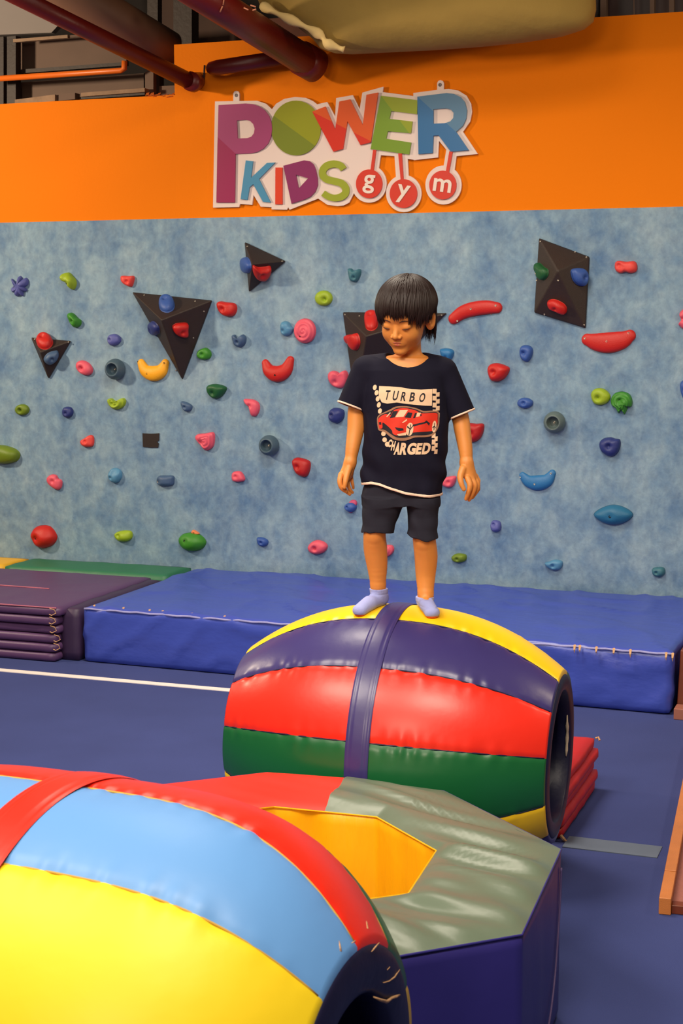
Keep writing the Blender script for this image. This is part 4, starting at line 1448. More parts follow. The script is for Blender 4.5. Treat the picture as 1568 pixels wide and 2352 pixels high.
def pillow(px, Y, d, m, name, parent):
    O3 = [on_y(x, y, Y) for x, y in px]
    dense = []
    for a, b in zip(O3, O3[1:] + O3[:1]):
        k = max(1, int(np.linalg.norm(b - a) / 0.04))
        for i in range(k):
            dense.append(a + (b - a) * i / k)
    c3 = sum(dense) / len(dense)
    V = []
    J = 16
    n_ = len(dense)
    for sgn in (1, -1):
        for j in range(J + 1):
            f = math.cos(j / J * PI / 2)
            hh = d * (1 - f ** 2.4) ** (1 / 2.4)
            for q in dense:
                p = c3 + (q - c3) * f
                wv = noise.noise(Vector((p[0] * 1.2, p[2] * 5 + p[0], 1.0 + sgn))) * 0.05 * (1 - f)
                V.append(p + np.array([0, -sgn * (hh + wv), 0]))
    Fq = []
    for s2 in range(2):
        base = s2 * (J + 1) * n_
        for j in range(J):
            for i in range(n_):
                a, b = base + j * n_ + i, base + j * n_ + (i + 1) % n_
                Fq.append((a, b, b + n_, a + n_) if s2 == 0 else (a, a + n_, b + n_, b))
    return put(name, V, Fq, m, parent)


pillow(cvp, 7.95, 0.20, M_CANVAS, 'canvas_bag', cv)
w = MB()
w.tube(spline([Y3((600, 12), 7.80), Y3((638, 32), 7.80), Y3((690, 56), 7.80), Y3((735, 80), 7.80), Y3((752, 100), 7.80), Y3((790, 114), 7.82)], 5, False), [0.02 + 0.008 * math.sin(i) for i in range(26)], 10)
w.put('rolled_edge', M_CANVAS_TRIM, cv, True)

# grille window on the right
wn = thing('window_1', None, None, Y3((1470, 85), 8.5))
tag(wn, kind='structure')
for nm, pts, Y, th, m in [
    ('pane', [(1360, -40), (1640, -40), (1640, 78), (1360, 92)], 8.75, 0.02, mat('dark_red_pane', (46, 14, 10), 0.5, 0.3, 5)),
    ('frame_bar', [(1362, -40), (1374, -40), (1374, 88), (1362, 90)], 8.58, 0.05, M_DARKSTEEL),
    ('frame_bar', [(1378, -40), (1392, -40), (1392, 84), (1378, 86)], 8.56, 0.05, M_PANEL),
    ('frame_bar', [(1492, -40), (1502, -40), (1502, 76), (1492, 78)], 8.56, 0.05, M_PANEL),
    ('frame_bar', [(1536, -40), (1547, -40), (1547, 72), (1536, 74)], 8.56, 0.05, M_PANEL),
    ('frame_rail', [(1388, 73), (1500, 67), (1500, 75), (1388, 82)], 8.54, 0.05, M_PANEL),
    ('frame_rail', [(1540, 68), (1640, 62), (1640, 72), (1540, 78)], 8.54, 0.05, M_PANEL)]:
    quadbox(pts, Y, th).put(nm, m, wn)
w = MB()
w.tube([Y3((1392, 50), 8.66), Y3((1492, 43), 8.66)], 0.004, 6)
w.tube([Y3((1455, -30), 8.66), Y3((1456, 72), 8.66)], 0.004, 6)
w.put('thin_rod', mat('pale_rod', (120, 96, 84), 0.6), wn, True)

#BOY
# ------------------------------------------------------------------ the boy
FH = np.array([-math.sin(YAW), math.cos(YAW), 0.0])       # away from the camera
D0 = 4.82
BO = FH * D0                                            # a point on the barrel crest line of sight


def bp(x, y, t=0.0):
    """picture point at toward-camera offset t -> boy frame (u right, t toward the camera, z up)"""
    r = sight(x, y)
    s = (D0 - t) / (r @ FH)
    p = A_C + r * s
    return np.array([p @ A_RIGHT, t, p[2]])


def b2w(P):
    P = np.asarray(P, float).reshape(-1, 3)
    return P[:, :1] * A_RIGHT + (D0 - P[:, 1:2]) * FH + P[:, 2:3] * np.array([0, 0, 1.0])


PXM = 1.0 / (F_PX / D0)


class Field:
    def __init__(self, lo, hi, h):
        self.lo = np.array(lo, float)
        self.h = h
        self.n = np.ceil((np.array(hi) - self.lo) / h).astype(int) + 1
        self.D = np.full(self.n, 0.05, np.float32)

    def _sl(self, lo, hi):
        a = np.clip(np.floor((np.array(lo) - self.lo) / self.h).astype(int), 0, self.n)
        b = np.clip(np.ceil((np.array(hi) - self.lo) / self.h).astype(int) + 1, 0, self.n)
        s = tuple(slice(int(i), int(j)) for i, j in zip(a, b))
        ax = [self.lo[k] + self.h * np.arange(a[k], b[k]) for k in range(3)]
        G = np.meshgrid(*ax, indexing='ij')
        return s, np.stack(G, -1).astype(np.float32)

    def add(self, fn, lo, hi, k=0.01):
        m = 0.05
        s, G = self._sl(np.array(lo) - m * 0.5, np.array(hi) + m * 0.5)
        if G.size == 0:
            return
        d = fn(G)
        o = self.D[s]
        if k > 0:
            hh = np.clip(0.5 + 0.5 * (o - d) / k, 0, 1)
            self.D[s] = o * (1 - hh) + d * hh - k * hh * (1 - hh)
        else:
            self.D[s] = np.minimum(o, d)

    def sub(self, fn, lo, hi, k=0.004):
        s, G = self._sl(lo, hi)
        if G.size == 0:
            return
        d = -fn(G)
        o = self.D[s]
        hh = np.clip(0.5 - 0.5 * (o - d) / k, 0, 1)
        self.D[s] = o * (1 - hh) + d * hh + k * hh * (1 - hh)

    def cap(self, a, b, ra, rb, k=0.01):
        a, b = np.array(a, float), np.array(b, float)
        ab = (b - a)
        L2 = max(1e-12, ab @ ab)

        def fn(G):
            t = np.clip(((G - a) @ ab) / L2, 0, 1)
            d = G - (a + t[..., None] * ab)
            return np.sqrt((d ** 2).sum(-1)) - (ra + (rb - ra) * t)
        r = max(ra, rb)
        self.add(fn, np.minimum(a, b) - r, np.maximum(a, b) + r, k)

    def chain(self, pts, rads, k=0.01):
        P4 = np.array(spline([tuple(p) + (r,) for p, r in zip(pts, rads)], 4, False))

        def fn(G):
            d = None
            for q0, q1 in zip(P4[:-1], P4[1:]):
                a, ab = q0[:3], q1[:3] - q0[:3]
                t = np.clip(((G - a) @ ab) / max(1e-12, ab @ ab), 0, 1)
                e = G - (a + t[..., None] * ab)
                e = np.sqrt((e ** 2).sum(-1)) - (q0[3] + (q1[3] - q0[3]) * t)
                d = e if d is None else np.minimum(d, e)
            return d
        r = P4[:, 3].max()
        self.add(fn, P4[:, :3].min(0) - r, P4[:, :3].max(0) + r, k)

    def ell(self, c, r, R=None, k=0.01, sub=False):
        c, r = np.array(c, float), np.array(r, float)
        R = np.eye(3) if R is None else np.array(R, float)      # columns = local axes

        def fn(G):
            q = (G - c) @ R
            k0 = np.sqrt(((q / r) ** 2).sum(-1))
            k1 = np.sqrt(((q / r ** 2) ** 2).sum(-1)) + 1e-9
            return k0 * (k0 - 1) / k1
        m = r.max()
        (self.sub if sub else self.add)(fn, c - m, c + m, k)

    def loft(self, rows, zlo, zhi, k=0.01, n=2.4, zround=0.0):
        """rows: (z, cu, ct, a, b)"""
        rows = sorted(rows)
        Z = [r[0] for r in rows]
        A = np.array(rows)

        def fn(G):
            z = G[..., 2]
            cu, ct, a, b = (np.interp(z, Z, A[:, i]) for i in (1, 2, 3, 4))
            q = (np.abs((G[..., 0] - cu) / a) ** n + np.abs((G[..., 1] - ct) / b) ** n) ** (1.0 / n)
            d = (q - 1) * np.minimum(a, b)
            zl = zlo(G) if callable(zlo) else zlo
            return np.maximum(d, np.maximum(zl - z, z - zhi))
        zl0 = rows[0][0] - 0.02 if callable(zlo) else zlo
        self.add(fn, (A[:, 1].min() - A[:, 3].max(), A[:, 2].min() - A[:, 4].max(), zl0), (A[:, 1].max() + A[:, 3].max(), A[:, 2].max() + A[:, 4].max(), zhi), k)

    def mesh(self):
        D = self.D
        S = D < 0
        nx, ny, nz = D.shape
        cnt = np.zeros((nx - 1, ny - 1, nz - 1), np.uint8)
        for i in (0, 1):
            for j in (0, 1):
                for k in (0, 1):
                    cnt += S[i:nx - 1 + i, j:ny - 1 + j, k:nz - 1 + k]
        act = np.argwhere((cnt > 0) & (cnt < 8))
        idx = np.full(cnt.shape, -1, np.int32)
        idx[act[:, 0], act[:, 1], act[:, 2]] = np.arange(len(act))
        acc = np.zeros((len(act), 3))
        num = np.zeros(len(act))
        cor = [(i, j, k) for i in (0, 1) for j in (0, 1) for k in (0, 1)]
        vals = {c: D[act[:, 0] + c[0], act[:, 1] + c[1], act[:, 2] + c[2]].astype(np.float64) for c in cor}
        for c in cor:
            for ax in range(3):
                if c[ax] == 0:
                    c2 = tuple(c[q] + (1 if q == ax else 0) for q in range(3))
                    a, b = vals[c], vals[c2]
                    m = (a < 0) != (b < 0)
                    f = np.where(m, a / np.where(m, a - b, 1), 0)
                    p = np.array(c, float)[None] + f[:, None] * np.eye(3)[ax][None]
                    acc += p * m[:, None]
                    num += m
        V = (act + acc / num[:, None]) * self.h + self.lo
        F_ = []
        for ax in range(3):
            o1, o2 = [(1, 2), (2, 0), (0, 1)][ax]
            sl0 = [slice(1, -1)] * 3
            sl1 = [slice(1, -1)] * 3
            sl0[ax] = slice(0, -1)
            sl1[ax] = slice(1, None)
            A_, B_ = S[tuple(sl0)], S[tuple(sl1)]
            for flip in (False, True):
                m = (A_ & ~B_) if not flip else (~A_ & B_)
                e = np.argwhere(m)
                if len(e) == 0:
                    continue
                off = np.array([1, 1, 1])
                off[ax] = 0
                e = e + off
                d1 = np.zeros(3, int)
                d1[o1] = 1
                d2 = np.zeros(3, int)
                d2[o2] = 1
                q = [e - d1 - d2, e - d2, e, e - d1]
                ids = [idx[a[:, 0], a[:, 1], a[:, 2]] for a in q]
                if flip:
                    ids = ids[::-1]
                F_.append(np.stack(ids, 1))
        Fq = np.concatenate(F_)
        return V, Fq

    def build(self, name, m, parent, smooth_it=1, mats=None, pick=None):
        V, Fq = self.mesh()
        # light laplacian smoothing
        for _ in range(smooth_it):
            E = np.concatenate([Fq[:, [0, 1]], Fq[:, [1, 2]], Fq[:, [2, 3]], Fq[:, [3, 0]]])
            s = np.zeros_like(V)
            c = np.zeros(len(V))
            for a, b in ((0, 1), (1, 0)):
                for q in range(3):
                    s[:, q] += np.bincount(E[:, a], V[E[:, b], q], len(V))
                c += np.bincount(E[:, a], minlength=len(V))
            V = V * 0.5 + 0.5 * s / c[:, None]
        fidx = None
        if pick is not None:
            fidx = pick(V[Fq].mean(1))
        W_ = b2w(V)
        # the boy frame is left-handed in world space: turn the faces round
        return put(name, W_, Fq[:, ::-1].copy(), m, parent, True, mats=mats, fidx=fidx), V, Fq


boy = thing('person', 'young boy in navy printed T-shirt, dark shorts and lavender socks walking on the striped barrel', 'person',
            tuple(b2w([bp(915, 1400, 0)])[0]))

# head frame ---------------------------------------------------------------
HYAW, HPIT, HROLL = math.radians(24), math.radians(24), math.radians(-3)
fx = np.array([-math.sin(HYAW), math.cos(HYAW), 0.0])       # facing direction, in (u,t,z)
rx = np.array([math.cos(HYAW), math.sin(HYAW), 0.0])
hf = fx * math.cos(HPIT) - np.array([0, 0, math.sin(HPIT)])
hu = np.array([0, 0, math.cos(HPIT)]) + fx * math.sin(HPIT)
hr = rx * math.cos(HROLL) + hu * math.sin(HROLL)
hu = hu * math.cos(HROLL) - rx * math.sin(HROLL)
HR = np.stack([hr, hf, hu], 1)                             # columns: right, forward, up
HC0 = bp(929, 727, 0.035)
HS = 1.02


def hp(x, y, z):
    return HC0 + HR @ (np.array([x, y, z]) * HS)


def hell(Fd, c, r, k=0.01, sub=False, R2=None):
    R = HR if R2 is None else HR @ R2
    Fd.ell(hp(*c), np.array(r) * HS, R, k, sub)


def rotz(a):
    a = math.radians(a)
    return np.array([[math.cos(a), -math.sin(a), 0], [math.sin(a), math.cos(a), 0], [0, 0, 1]])


lo = bp(765, 1440, -0.14)
hi = bp(1110, 615, 0.16)
lo = np.array([lo[0] - 0.01, -0.13, 0.83])
hi = np.array([hi[0] + 0.01, 0.17, hi[2] + 0.01])
Bd = Field(lo, hi, 0.0019)
# head
hell(Bd, (0, -0.014, 0.026), (0.070, 0.086, 0.076), 0.01)
hell(Bd, (0, 0.016, -0.018), (0.061, 0.063, 0.070), 0.02)
hell(Bd, (0, 0.026, -0.056), (0.045, 0.047, 0.036), 0.02)
hell(Bd, (0, 0.062, -0.083), (0.019, 0.016, 0.013), 0.018)
for s_ in (-1, 1):
    hell(Bd, (s_ * 0.031, 0.048, -0.031), (0.023, 0.024, 0.025), 0.014)
    hell(Bd, (s_ * 0.0275, 0.0655, 0.000), (0.0165, 0.0125, 0.0115), 0.006)
hell(Bd, (0, 0.064, 0.024), (0.044, 0.014, 0.013), 0.014)
Bd.cap(hp(0, 0.0735, 0.000), hp(0, 0.0865, -0.026), 0.0060, 0.0095, 0.007)
for s_ in (-1, 1):
    hell(Bd, (s_ * 0.0110, 0.0820, -0.0295), (0.0065, 0.0075, 0.006), 0.004)
    hell(Bd, (s_ * 0.0055, 0.0875, -0.0365), (0.0028, 0.003, 0.003), 0.002, True)
hell(Bd, (0, 0.0700, -0.052), (0.021, 0.010, 0.014), 0.010)
hell(Bd, (0, 0.0790, -0.0485), (0.0135, 0.0042, 0.0032), 0.003)
hell(Bd, (0, 0.0780, -0.0560), (0.0115, 0.0046, 0.0038), 0.003)
hell(Bd, (0, 0.0830, -0.0522), (0.0160, 0.0040, 0.0010), 0.0012, True)
for s_ in (-1, 1):
    Re = rotz(s_ * 32)
    hell(Bd, (s_ * 0.0770, -0.008, -0.014), (0.0070, 0.0185, 0.0285), 0.006, False, Re)
    hell(Bd, (s_ * 0.0790, -0.024, -0.008), (0.0060, 0.0110, 0.0200), 0.005, False, Re)
    hell(Bd, (s_ * 0.0835, -0.006, -0.011), (0.0050, 0.0105, 0.0175), 0.003, True, Re)
    hell(Bd, (s_ * 0.0790, 0.004, -0.014), (0.003, 0.004, 0.006), 0.003, False, Re)
# neck, chest and trunk (mostly under the shirt)
nk = bp(940, 832, -0.015)
Bd.cap(hp(0, -0.022, -0.030), nk, 0.037, 0.037, 0.018)
sl_, sr_ = bp(848, 852, -0.005), bp(1012, 858, -0.005)
Bd.cap(nk + np.array([-0.02, 0, -0.006]), sl_, 0.030, 0.032, 0.02)
Bd.cap(nk + np.array([0.02, 0, -0.006]), sr_, 0.030, 0.032, 0.02)


def row(y, x0, x1, b, ct=0.0, sh=0.0):
    p, q = bp(x0, y, ct), bp(x1, y, ct)
    return (p[2], (p[0] + q[0]) / 2, ct, abs(q[0] - p[0]) / 2 - sh, b - sh)


torso = [row(822, 868, 1000, 0.052), row(850, 838, 1018, 0.066), row(900, 834, 1026, 0.078), row(960, 834, 1030, 0.082), row(1010, 833, 1031, 0.083),
         row(1060, 830, 1024, 0.080), row(1117, 831, 1018, 0.084), row(1150, 832, 1012, 0.084)]
inner = [(z, cu, ct, a - 0.012, b - 0.011) for (z, cu, ct, a, b) in torso]
Bd.loft(inner, bp(900, 1096)[2], bp(900, 822)[2], 0.02)
hipL, hipR = bp(885, 1090, 0), bp(958, 1090, 0)
# legs
LL = [hipL, bp(865, 1180, 0.015), bp(860, 1224, 0.028), bp(862, 1262, 0.010), bp(866, 1302, 0.0), bp(868, 1345, -0.004), bp(868, 1385, -0.004)]
Bd.chain(LL[:6], [0.040, 0.037, 0.0345, 0.0365, 0.0315, 0.0225], 0.014)
RL = [hipR, bp(972, 1190, 0.015), bp(974, 1238, 0.024), bp(978, 1278, 0.006), bp(977, 1320, -0.004), bp(977, 1365, 0.008), bp(976, 1395, 0.010)]
Bd.chain(RL[:6], [0.040, 0.037, 0.0355, 0.0360, 0.0310, 0.0235], 0.014)
Bd.ell(bp(860, 1226, 0.046), (0.021, 0.016, 0.024), None, 0.014)
Bd.ell(bp(973, 1240, 0.044), (0.022, 0.016, 0.024), None, 0.014)
# feet inside the socks: contact with the barrel skin


def foot_pts(ax, ay, at, tx, ty, tt):
    return bp(ax, ay, at), bp(tx, ty, tt)


def barrel_top(P):
    """height of the barrel skin under a boy-frame point"""
    w_ = b2w([P])[0]
    d = w_ - B1C
    s = float(np.clip(d @ B1U / 0.5, -1, 1))
    lat = float(d @ B1V)
    R_ = float(B1R(np.array(s))) + 0.001
    return (B1C + B1U * s * 0.5 + B1V * lat + B1W * math.sqrt(max(0.0, R_ * R_ - lat * lat)))[2]


def on_barrel(u, t, r):
    P = np.array([u, t, 0.85])
    P[2] = barrel_top(P) + r * 0.96
    return P


hL = bp(873, 1385, -0.02)
hR = bp(974, 1400, 0.0)
FLp = [on_barrel(hL[0], -0.022, 0.022), on_barrel(bp(848, 1395, 0.03)[0], 0.03, 0.0215), on_barrel(bp(824, 1400, 0.072)[0], 0.070, 0.0165)]
FRp = [on_barrel(hR[0], -0.002, 0.023), on_barrel(bp(980, 1410, 0.062)[0], 0.062, 0.0225), on_barrel(bp(993, 1420, 0.116)[0], 0.116, 0.0185)]
LL[-1] = FLp[0] + np.array([0, 0.004, 0.01])
Bd.chain([LL[5], FLp[0] + np.array([0, 0.006, 0.012])], [0.022, 0.016], 0.012)
Bd.chain(FLp, [0.017, 0.017, 0.012], 0.012)
Bd.chain([RL[5], FRp[0] + np.array([0, 0.006, 0.012])], [0.022, 0.016], 0.012)
Bd.chain(FRp, [0.017, 0.017, 0.012], 0.012)
# arms
AL = [bp(842, 862, -0.005), bp(820, 935, -0.012), bp(816, 985, -0.004), bp(809, 1030, 0.012), bp(804, 1062, 0.022)]
Bd.chain(AL, [0.036, 0.0275, 0.0255, 0.0215, 0.0165], 0.014)
AR = [bp(1018, 868, -0.005), bp(1053, 948, -0.012), bp(1062, 990, -0.002), bp(1069, 1035, 0.014), bp(1071, 1063, 0.022)]
Bd.chain(AR, [0.036, 0.0275, 0.0255, 0.0215, 0.0180], 0.014)
# his right hand (left in the picture)
W1 = AL[-1]
Bd.cap(W1, bp(786, 1090, 0.030), 0.0150, 0.0105, 0.010)
Bd.cap(W1, bp(795, 1094, 0.022), 0.0170, 0.0150, 0.010)
Bd.cap(W1, bp(804, 1090, 0.010), 0.0135, 0.0100, 0.010)
K = 0.0028
Bd.chain([bp(783, 1090, 0.036), bp(780, 1106, 0.046), bp(784, 1120, 0.046), bp(794, 1129, 0.038)], [0.0090, 0.0080, 0.0072, 0.0058], K)
Bd.chain([bp(791, 1096, 0.020), bp(788, 1112, 0.030), bp(793, 1126, 0.030), bp(803, 1135, 0.022)], [0.0078, 0.0068, 0.0062, 0.0054], K)
Bd.chain([bp(799, 1096, 0.008), bp(799, 1112, 0.015), bp(803, 1124, 0.014), bp(809, 1131, 0.006)], [0.0074, 0.0064, 0.0058, 0.0050], K)
Bd.chain([bp(806, 1094, -0.004), bp(808, 1106, 0.001), bp(810, 1114, 0.0), bp(811, 1121, -0.006)], [0.0066, 0.0056, 0.0050, 0.0044], K)
Bd.chain([bp(801, 1074, 0.034), bp(796, 1092, 0.048), bp(793, 1107, 0.056), bp(791, 1119, 0.057)], [0.0115, 0.0095, 0.0080, 0.0064], K)
# his left hand (right in the picture)
W2 = AR[-1]
Bd.cap(W2, bp(1066, 1088, 0.034), 0.0160, 0.0115, 0.010)
Bd.cap(W2, bp(1077, 1096, 0.030), 0.0175, 0.0150, 0.010)
Bd.cap(W2, bp(1083, 1096, 0.022), 0.0165, 0.0145, 0.010)
Bd.cap(W2, bp(1087, 1094, 0.016), 0.0145, 0.0110, 0.010)
Bd.chain([bp(1063, 1076, 0.038), bp(1057, 1094, 0.050), bp(1059, 1110, 0.058), bp(1065, 1124, 0.060)], [0.0120, 0.0102, 0.0082, 0.0066], K)
Bd.chain([bp(1073, 1098, 0.044), bp(1079, 1115, 0.054), bp(1075, 1132, 0.051), bp(1070, 1146, 0.042)], [0.0096, 0.0084, 0.0074, 0.0060], K)
Bd.chain([bp(1082, 1098, 0.034), bp(1090, 1115, 0.040), bp(1085, 1133, 0.037), bp(1077, 1148, 0.028)], [0.0094, 0.0082, 0.0072, 0.0058], K)
Bd.chain([bp(1089, 1097, 0.022), bp(1097, 1114, 0.026), bp(1092, 1131, 0.022), bp(1084, 1143, 0.014)], [0.0088, 0.0076, 0.0066, 0.0055], K)
Bd.chain([bp(1092, 1092, 0.006), bp(1101, 1109, 0.008), bp(1099, 1123, 0.004), bp(1092, 1134, -0.002)], [0.0072, 0.0060, 0.0054, 0.0046], K)
body, BV, BF = Bd.build('body', M_SKIN, boy, 1)
del Bd

# fingernails and lips as small children of the body
lipF = Field(hp(0, 0.08, -0.053) - 0.035, hp(0, 0.08, -0.053) + 0.035, 0.0009)
hell(lipF, (0, 0.0797, -0.0483), (0.0130, 0.0042, 0.0026), 0.002)
hell(lipF, (0, 0.0787, -0.0558), (0.0108, 0.0046, 0.0032), 0.001)
lipF.build('lips', M_LIP, boy, 1)

# closed eyes: lash lines on the lids, soft crease above
w = MB()
for s_ in (-1, 1):
    c0 = np.array([s_ * 0.0275, 0.0655, 0.0])
    r0 = np.array([0.0168, 0.0128, 0.0118])
    ptsl, ptsc = [], []
    for i in range(11):
        f = -1 + 2 * i / 10
        x = 0.0135 * f
        z = -0.0065 + 0.0030 * f * f + 0.0012 * f * s_
        yy = r0[1] * math.sqrt(max(0.0, 1 - (x / r0[0]) ** 2 - (z / r0[2]) ** 2))
        ptsl.append(tuple(b2w([hp(c0[0] + x, c0[1] + yy + 0.0012, c0[2] + z)])[0]))
    w.tube(ptsl, [0.0004, 0.0007, 0.0009, 0.0011, 0.0012, 0.0012, 0.0012, 0.0011, 0.0009, 0.0007, 0.0004], 6, up=(0, 0, 1))
w.put('eyelashes', mat('lash_brown', (62, 30, 22), 0.6), boy, True)
w = MB()
for s_ in (-1, 1):
    pts = [tuple(b2w([hp(s_ * (0.014 + 0.028 * f), 0.0790 - 0.012 * f * f, 0.0165 + 0.004 * math.sin(PI * f))])[0]) for f in np.linspace(0, 1, 9)]
    w.tube(pts, [0.0006, 0.0012, 0.0016, 0.0018, 0.0018, 0.0017, 0.0015, 0.001, 0.0005], 6)
w.put('eyebrows', mat('brow_brown', (70, 40, 30), 0.7), boy, True)

# socks -----------------------------------------------------------------------
for nm, Lp, Fp, cuff in (('sock', LL, FLp, (868, 1352)), ('sock', RL, FRp, (976, 1369))):
    ctr = Fp[1]
    Fd = Field(np.minimum.reduce(Fp) - 0.05, np.maximum.reduce(Fp) + np.array([0.05, 0.05, 0.11]), 0.0019)
    ank = Lp[5]
    top = bp(cuff[0], cuff[1], 0)
    Fd.chain([top + np.array([0, ank[1] - 0.002, 0.016]), (top + Fp[0]) / 2 + np.array([0, ank[1] / 2 + 0.001, 0.004]), Fp[0] + np.array([0, 0.004, 0.006])], [0.0298, 0.0278, 0.0242], 0.010)
    Fd.chain(Fp, [0.0225, 0.0220, 0.0170], 0.014)
    tp = Fp[2]
    side = np.array([-(Fp[2] - Fp[1])[1], (Fp[2] - Fp[1])[0], 0])
    side /= np.linalg.norm(side)
    for q in (-0.009, 0.009):
        P_ = tp + side * q - (Fp[2] - Fp[1]) * 0.08
        P_[2] = barrel_top(P_) + 0.014
        Fd.cap(Fp[1], P_, 0.019, 0.0145, 0.010)
    Fd.sub(lambda G: top[2] - G[..., 2], lo - 1, hi + 1, 0.002)
    # ribbed cuff line
    zc_ = top[2] - 0.017
    Fd.D += (0.0012 * np.exp(-(((Fd.lo[2] + Fd.h * np.arange(Fd.n[2])) - zc_) / 0.0022) ** 2)).astype(np.float32)[None, None, :]
    tz = tp[2]
    dirf = (Fp[2] - Fp[1]) / np.linalg.norm(Fp[2] - Fp[1])

    def pick(Cn, Fp=Fp):
        zb = np.array([barrel_top(p) for p in Cn[::1]]) if len(Cn) < 1 else None
        base = np.interp(Cn[:, 1], [Fp[0][1], Fp[1][1], Fp[2][1]], [Fp[0][2] - 0.0225, Fp[1][2] - 0.0215, Fp[2][2] - 0.0165])
        return (Cn[:, 2] < base + 0.0055).astype(np.int32)
    Fd.build(nm, None, boy, 1, [M_SOCK, M_SOLE], pick)

# shorts ------------------------------------------------------------------------
Sh = Field((lo[0], -0.12, bp(900, 1250)[2]), (hi[0], 0.13, bp(900, 1080)[2]), 0.0022)
Sh.loft([row(1095, 838, 1010, 0.070), row(1135, 832, 1010, 0.074), row(1160, 832, 1008, 0.076)], bp(900, 1158)[2], bp(900, 1096)[2], 0.012, 2.6)
legl = [row(1150, 831, 931, 0.076, 0.0), row(1180, 832, 917, 0.064, 0.008), row(1205, 831, 908, 0.057, 0.014), row(1222, 829, 903, 0.056, 0.018), row(1228, 828, 904, 0.056, 0.018)]
legr = [row(1150, 932, 1008, 0.076, 0.0), row(1185, 936, 1006, 0.062, 0.008), row(1215, 937, 1003, 0.056, 0.014), row(1232, 933, 1007, 0.056, 0.016), row(1245, 932, 1009, 0.056, 0.016)]


def hemz(pairs):
    X = [bp(x, y, 0.03)[0] for x, y in pairs]
    Z = [bp(x, y, 0.03)[2] for x, y in pairs]

    def f(G):
        return np.interp(G[..., 0], X, Z) + 0.0012 * np.sin(G[..., 0] * 150 + G[..., 1] * 60)
    return f


Sh.loft(legl, hemz([(828, 1222), (850, 1220), (880, 1220), (904, 1224)]), bp(900, 1140)[2], 0.010, 2.6)
Sh.loft(legr, hemz([(932, 1226), (950, 1234), (980, 1241), (1010, 1236)]), bp(900, 1140)[2], 0.010, 2.6)
sG = Sh._sl(lo - 1, hi + 1)[1]
Sh.D += (0.0016 * np.sin(sG[..., 2] * 95 + sG[..., 0] * 60 + 2 * np.sin(sG[..., 0] * 31)) * np.cos(sG[..., 0] * 38 + sG[..., 1] * 21)).astype(np.float32)
Sh.build('shorts', M_SHORTS, boy, 1)
del Sh, sG

# T-shirt -----------------------------------------------------------------------
hem_px = [(826, 1119), (836, 1114), (852, 1111), (872, 1114), (900, 1124), (930, 1133), (960, 1138), (985, 1141), (1018, 1140)]
HX = [bp(x, y, 0.05)[0] for x, y in hem_px]
HZ = [bp(x, y, 0.05)[2] for x, y in hem_px]


def hem_line(G):
    return np.interp(G[..., 0], HX, HZ)


def plane_cut(px, py, nx, nz, tpl=0.0):
    P_ = bp(px, py, tpl)
    n_ = np.array([nx, 0.10, nz])
    n_ /= np.linalg.norm(n_)
    return lambda G: (G - P_) @ n_          # positive = beyond the hem


SLV = [((838, 848), (806, 938), plane_cut(807, 934.5, -0.36, -0.93)), ((1020, 852), (1060, 958), plane_cut(1058, 953.5, 0.38, -0.92))]
neck_c = bp(935, 812, 0.018)
NR = np.array([[1, 0, 0], [0, math.cos(0.35), -math.sin(0.35)], [0, math.sin(0.35), math.cos(0.35)]])


def wr_shirt(G):
    x, t_, z = G[..., 0], G[..., 1], G[..., 2]
    zc = (z - bp(900, 1070)[2])
    f1 = 0.0032 * np.sin(z * 62 + x * 26 + 1.5 * np.sin(x * 22 + z * 9)) * np.exp(-(zc / 0.07) ** 2)
    f2 = 0.0018 * np.sin(x * 95 + 2.0 * np.sin(z * 24)) * np.clip((bp(900, 930)[2] - z) / 0.1, 0, 1)
    return f1 + f2


def shirt_field(h, grow=0.0, zlim=None):
    Fd = Field((lo[0], -0.125, bp(900, 1150)[2]), (hi[0], 0.135, bp(900, 785)[2]), h)
    rows = [(z, cu, ct, a + grow, b + grow) for (z, cu, ct, a, b) in torso]
    Fd.loft(rows[:], rows[-1][0], rows[0][0] - 0.003, 0.02, 2.5)
    Fd.cap(nk + np.array([-0.03, 0, 0.0]), bp(846, 846, -0.005), 0.034 + grow, 0.037 + grow, 0.03)
    Fd.cap(nk + np.array([0.03, 0, 0.0]), bp(1010, 850, -0.005), 0.034 + grow, 0.037 + grow, 0.03)
    for (a, b, cut) in SLV:
        A_, B_ = bp(a[0], a[1], -0.005), bp(b[0], b[1], -0.010)
        B2_ = B_ + (B_ - A_) * 0.4
        ab = B2_ - A_
        L2 = ab @ ab

        def fn(G, A_=A_, ab=ab, L2=L2, cut=cut):
            t = np.clip(((G - A_) @ ab) / L2, 0, 1)
            d = np.sqrt(((G - (A_ + t[..., None] * ab)) ** 2).sum(-1)) - (0.040 + grow + 0.006 * t * 1.4)
            return np.maximum(d, cut(G))
        Fd.add(fn, np.minimum(A_, B2_) - 0.05, np.maximum(A_, B2_) + 0.05, 0.012)
    return Fd


Tf = shirt_field(0.0021)
G = Tf._sl(lo - 1, hi + 1)[1]
Tf.D += wr_shirt(G).astype(np.float32)
# hollow sleeves and open bottom
for (a, b, cut) in SLV:
    A_, B_ = bp(a[0], a[1], -0.005), bp(b[0], b[1], -0.010)
    B2_ = B_ + (B_ - A_) * 0.5
    C_ = A_ + (B_ - A_) * 0.45
    ab = B2_ - C_
    L2 = ab @ ab
    Tf.sub(lambda G, C_=C_, ab=ab, L2=L2: np.sqrt(((G - (C_ + np.clip(((G - C_) @ ab) / L2, 0, 1)[..., None] * ab)) ** 2).sum(-1)) - 0.0345, np.minimum(C_, B2_) - 0.06, np.maximum(C_, B2_) + 0.06, 0.003)
Tf.D = np.maximum(Tf.D, (hem_line(G) - G[..., 2]).astype(np.float32))
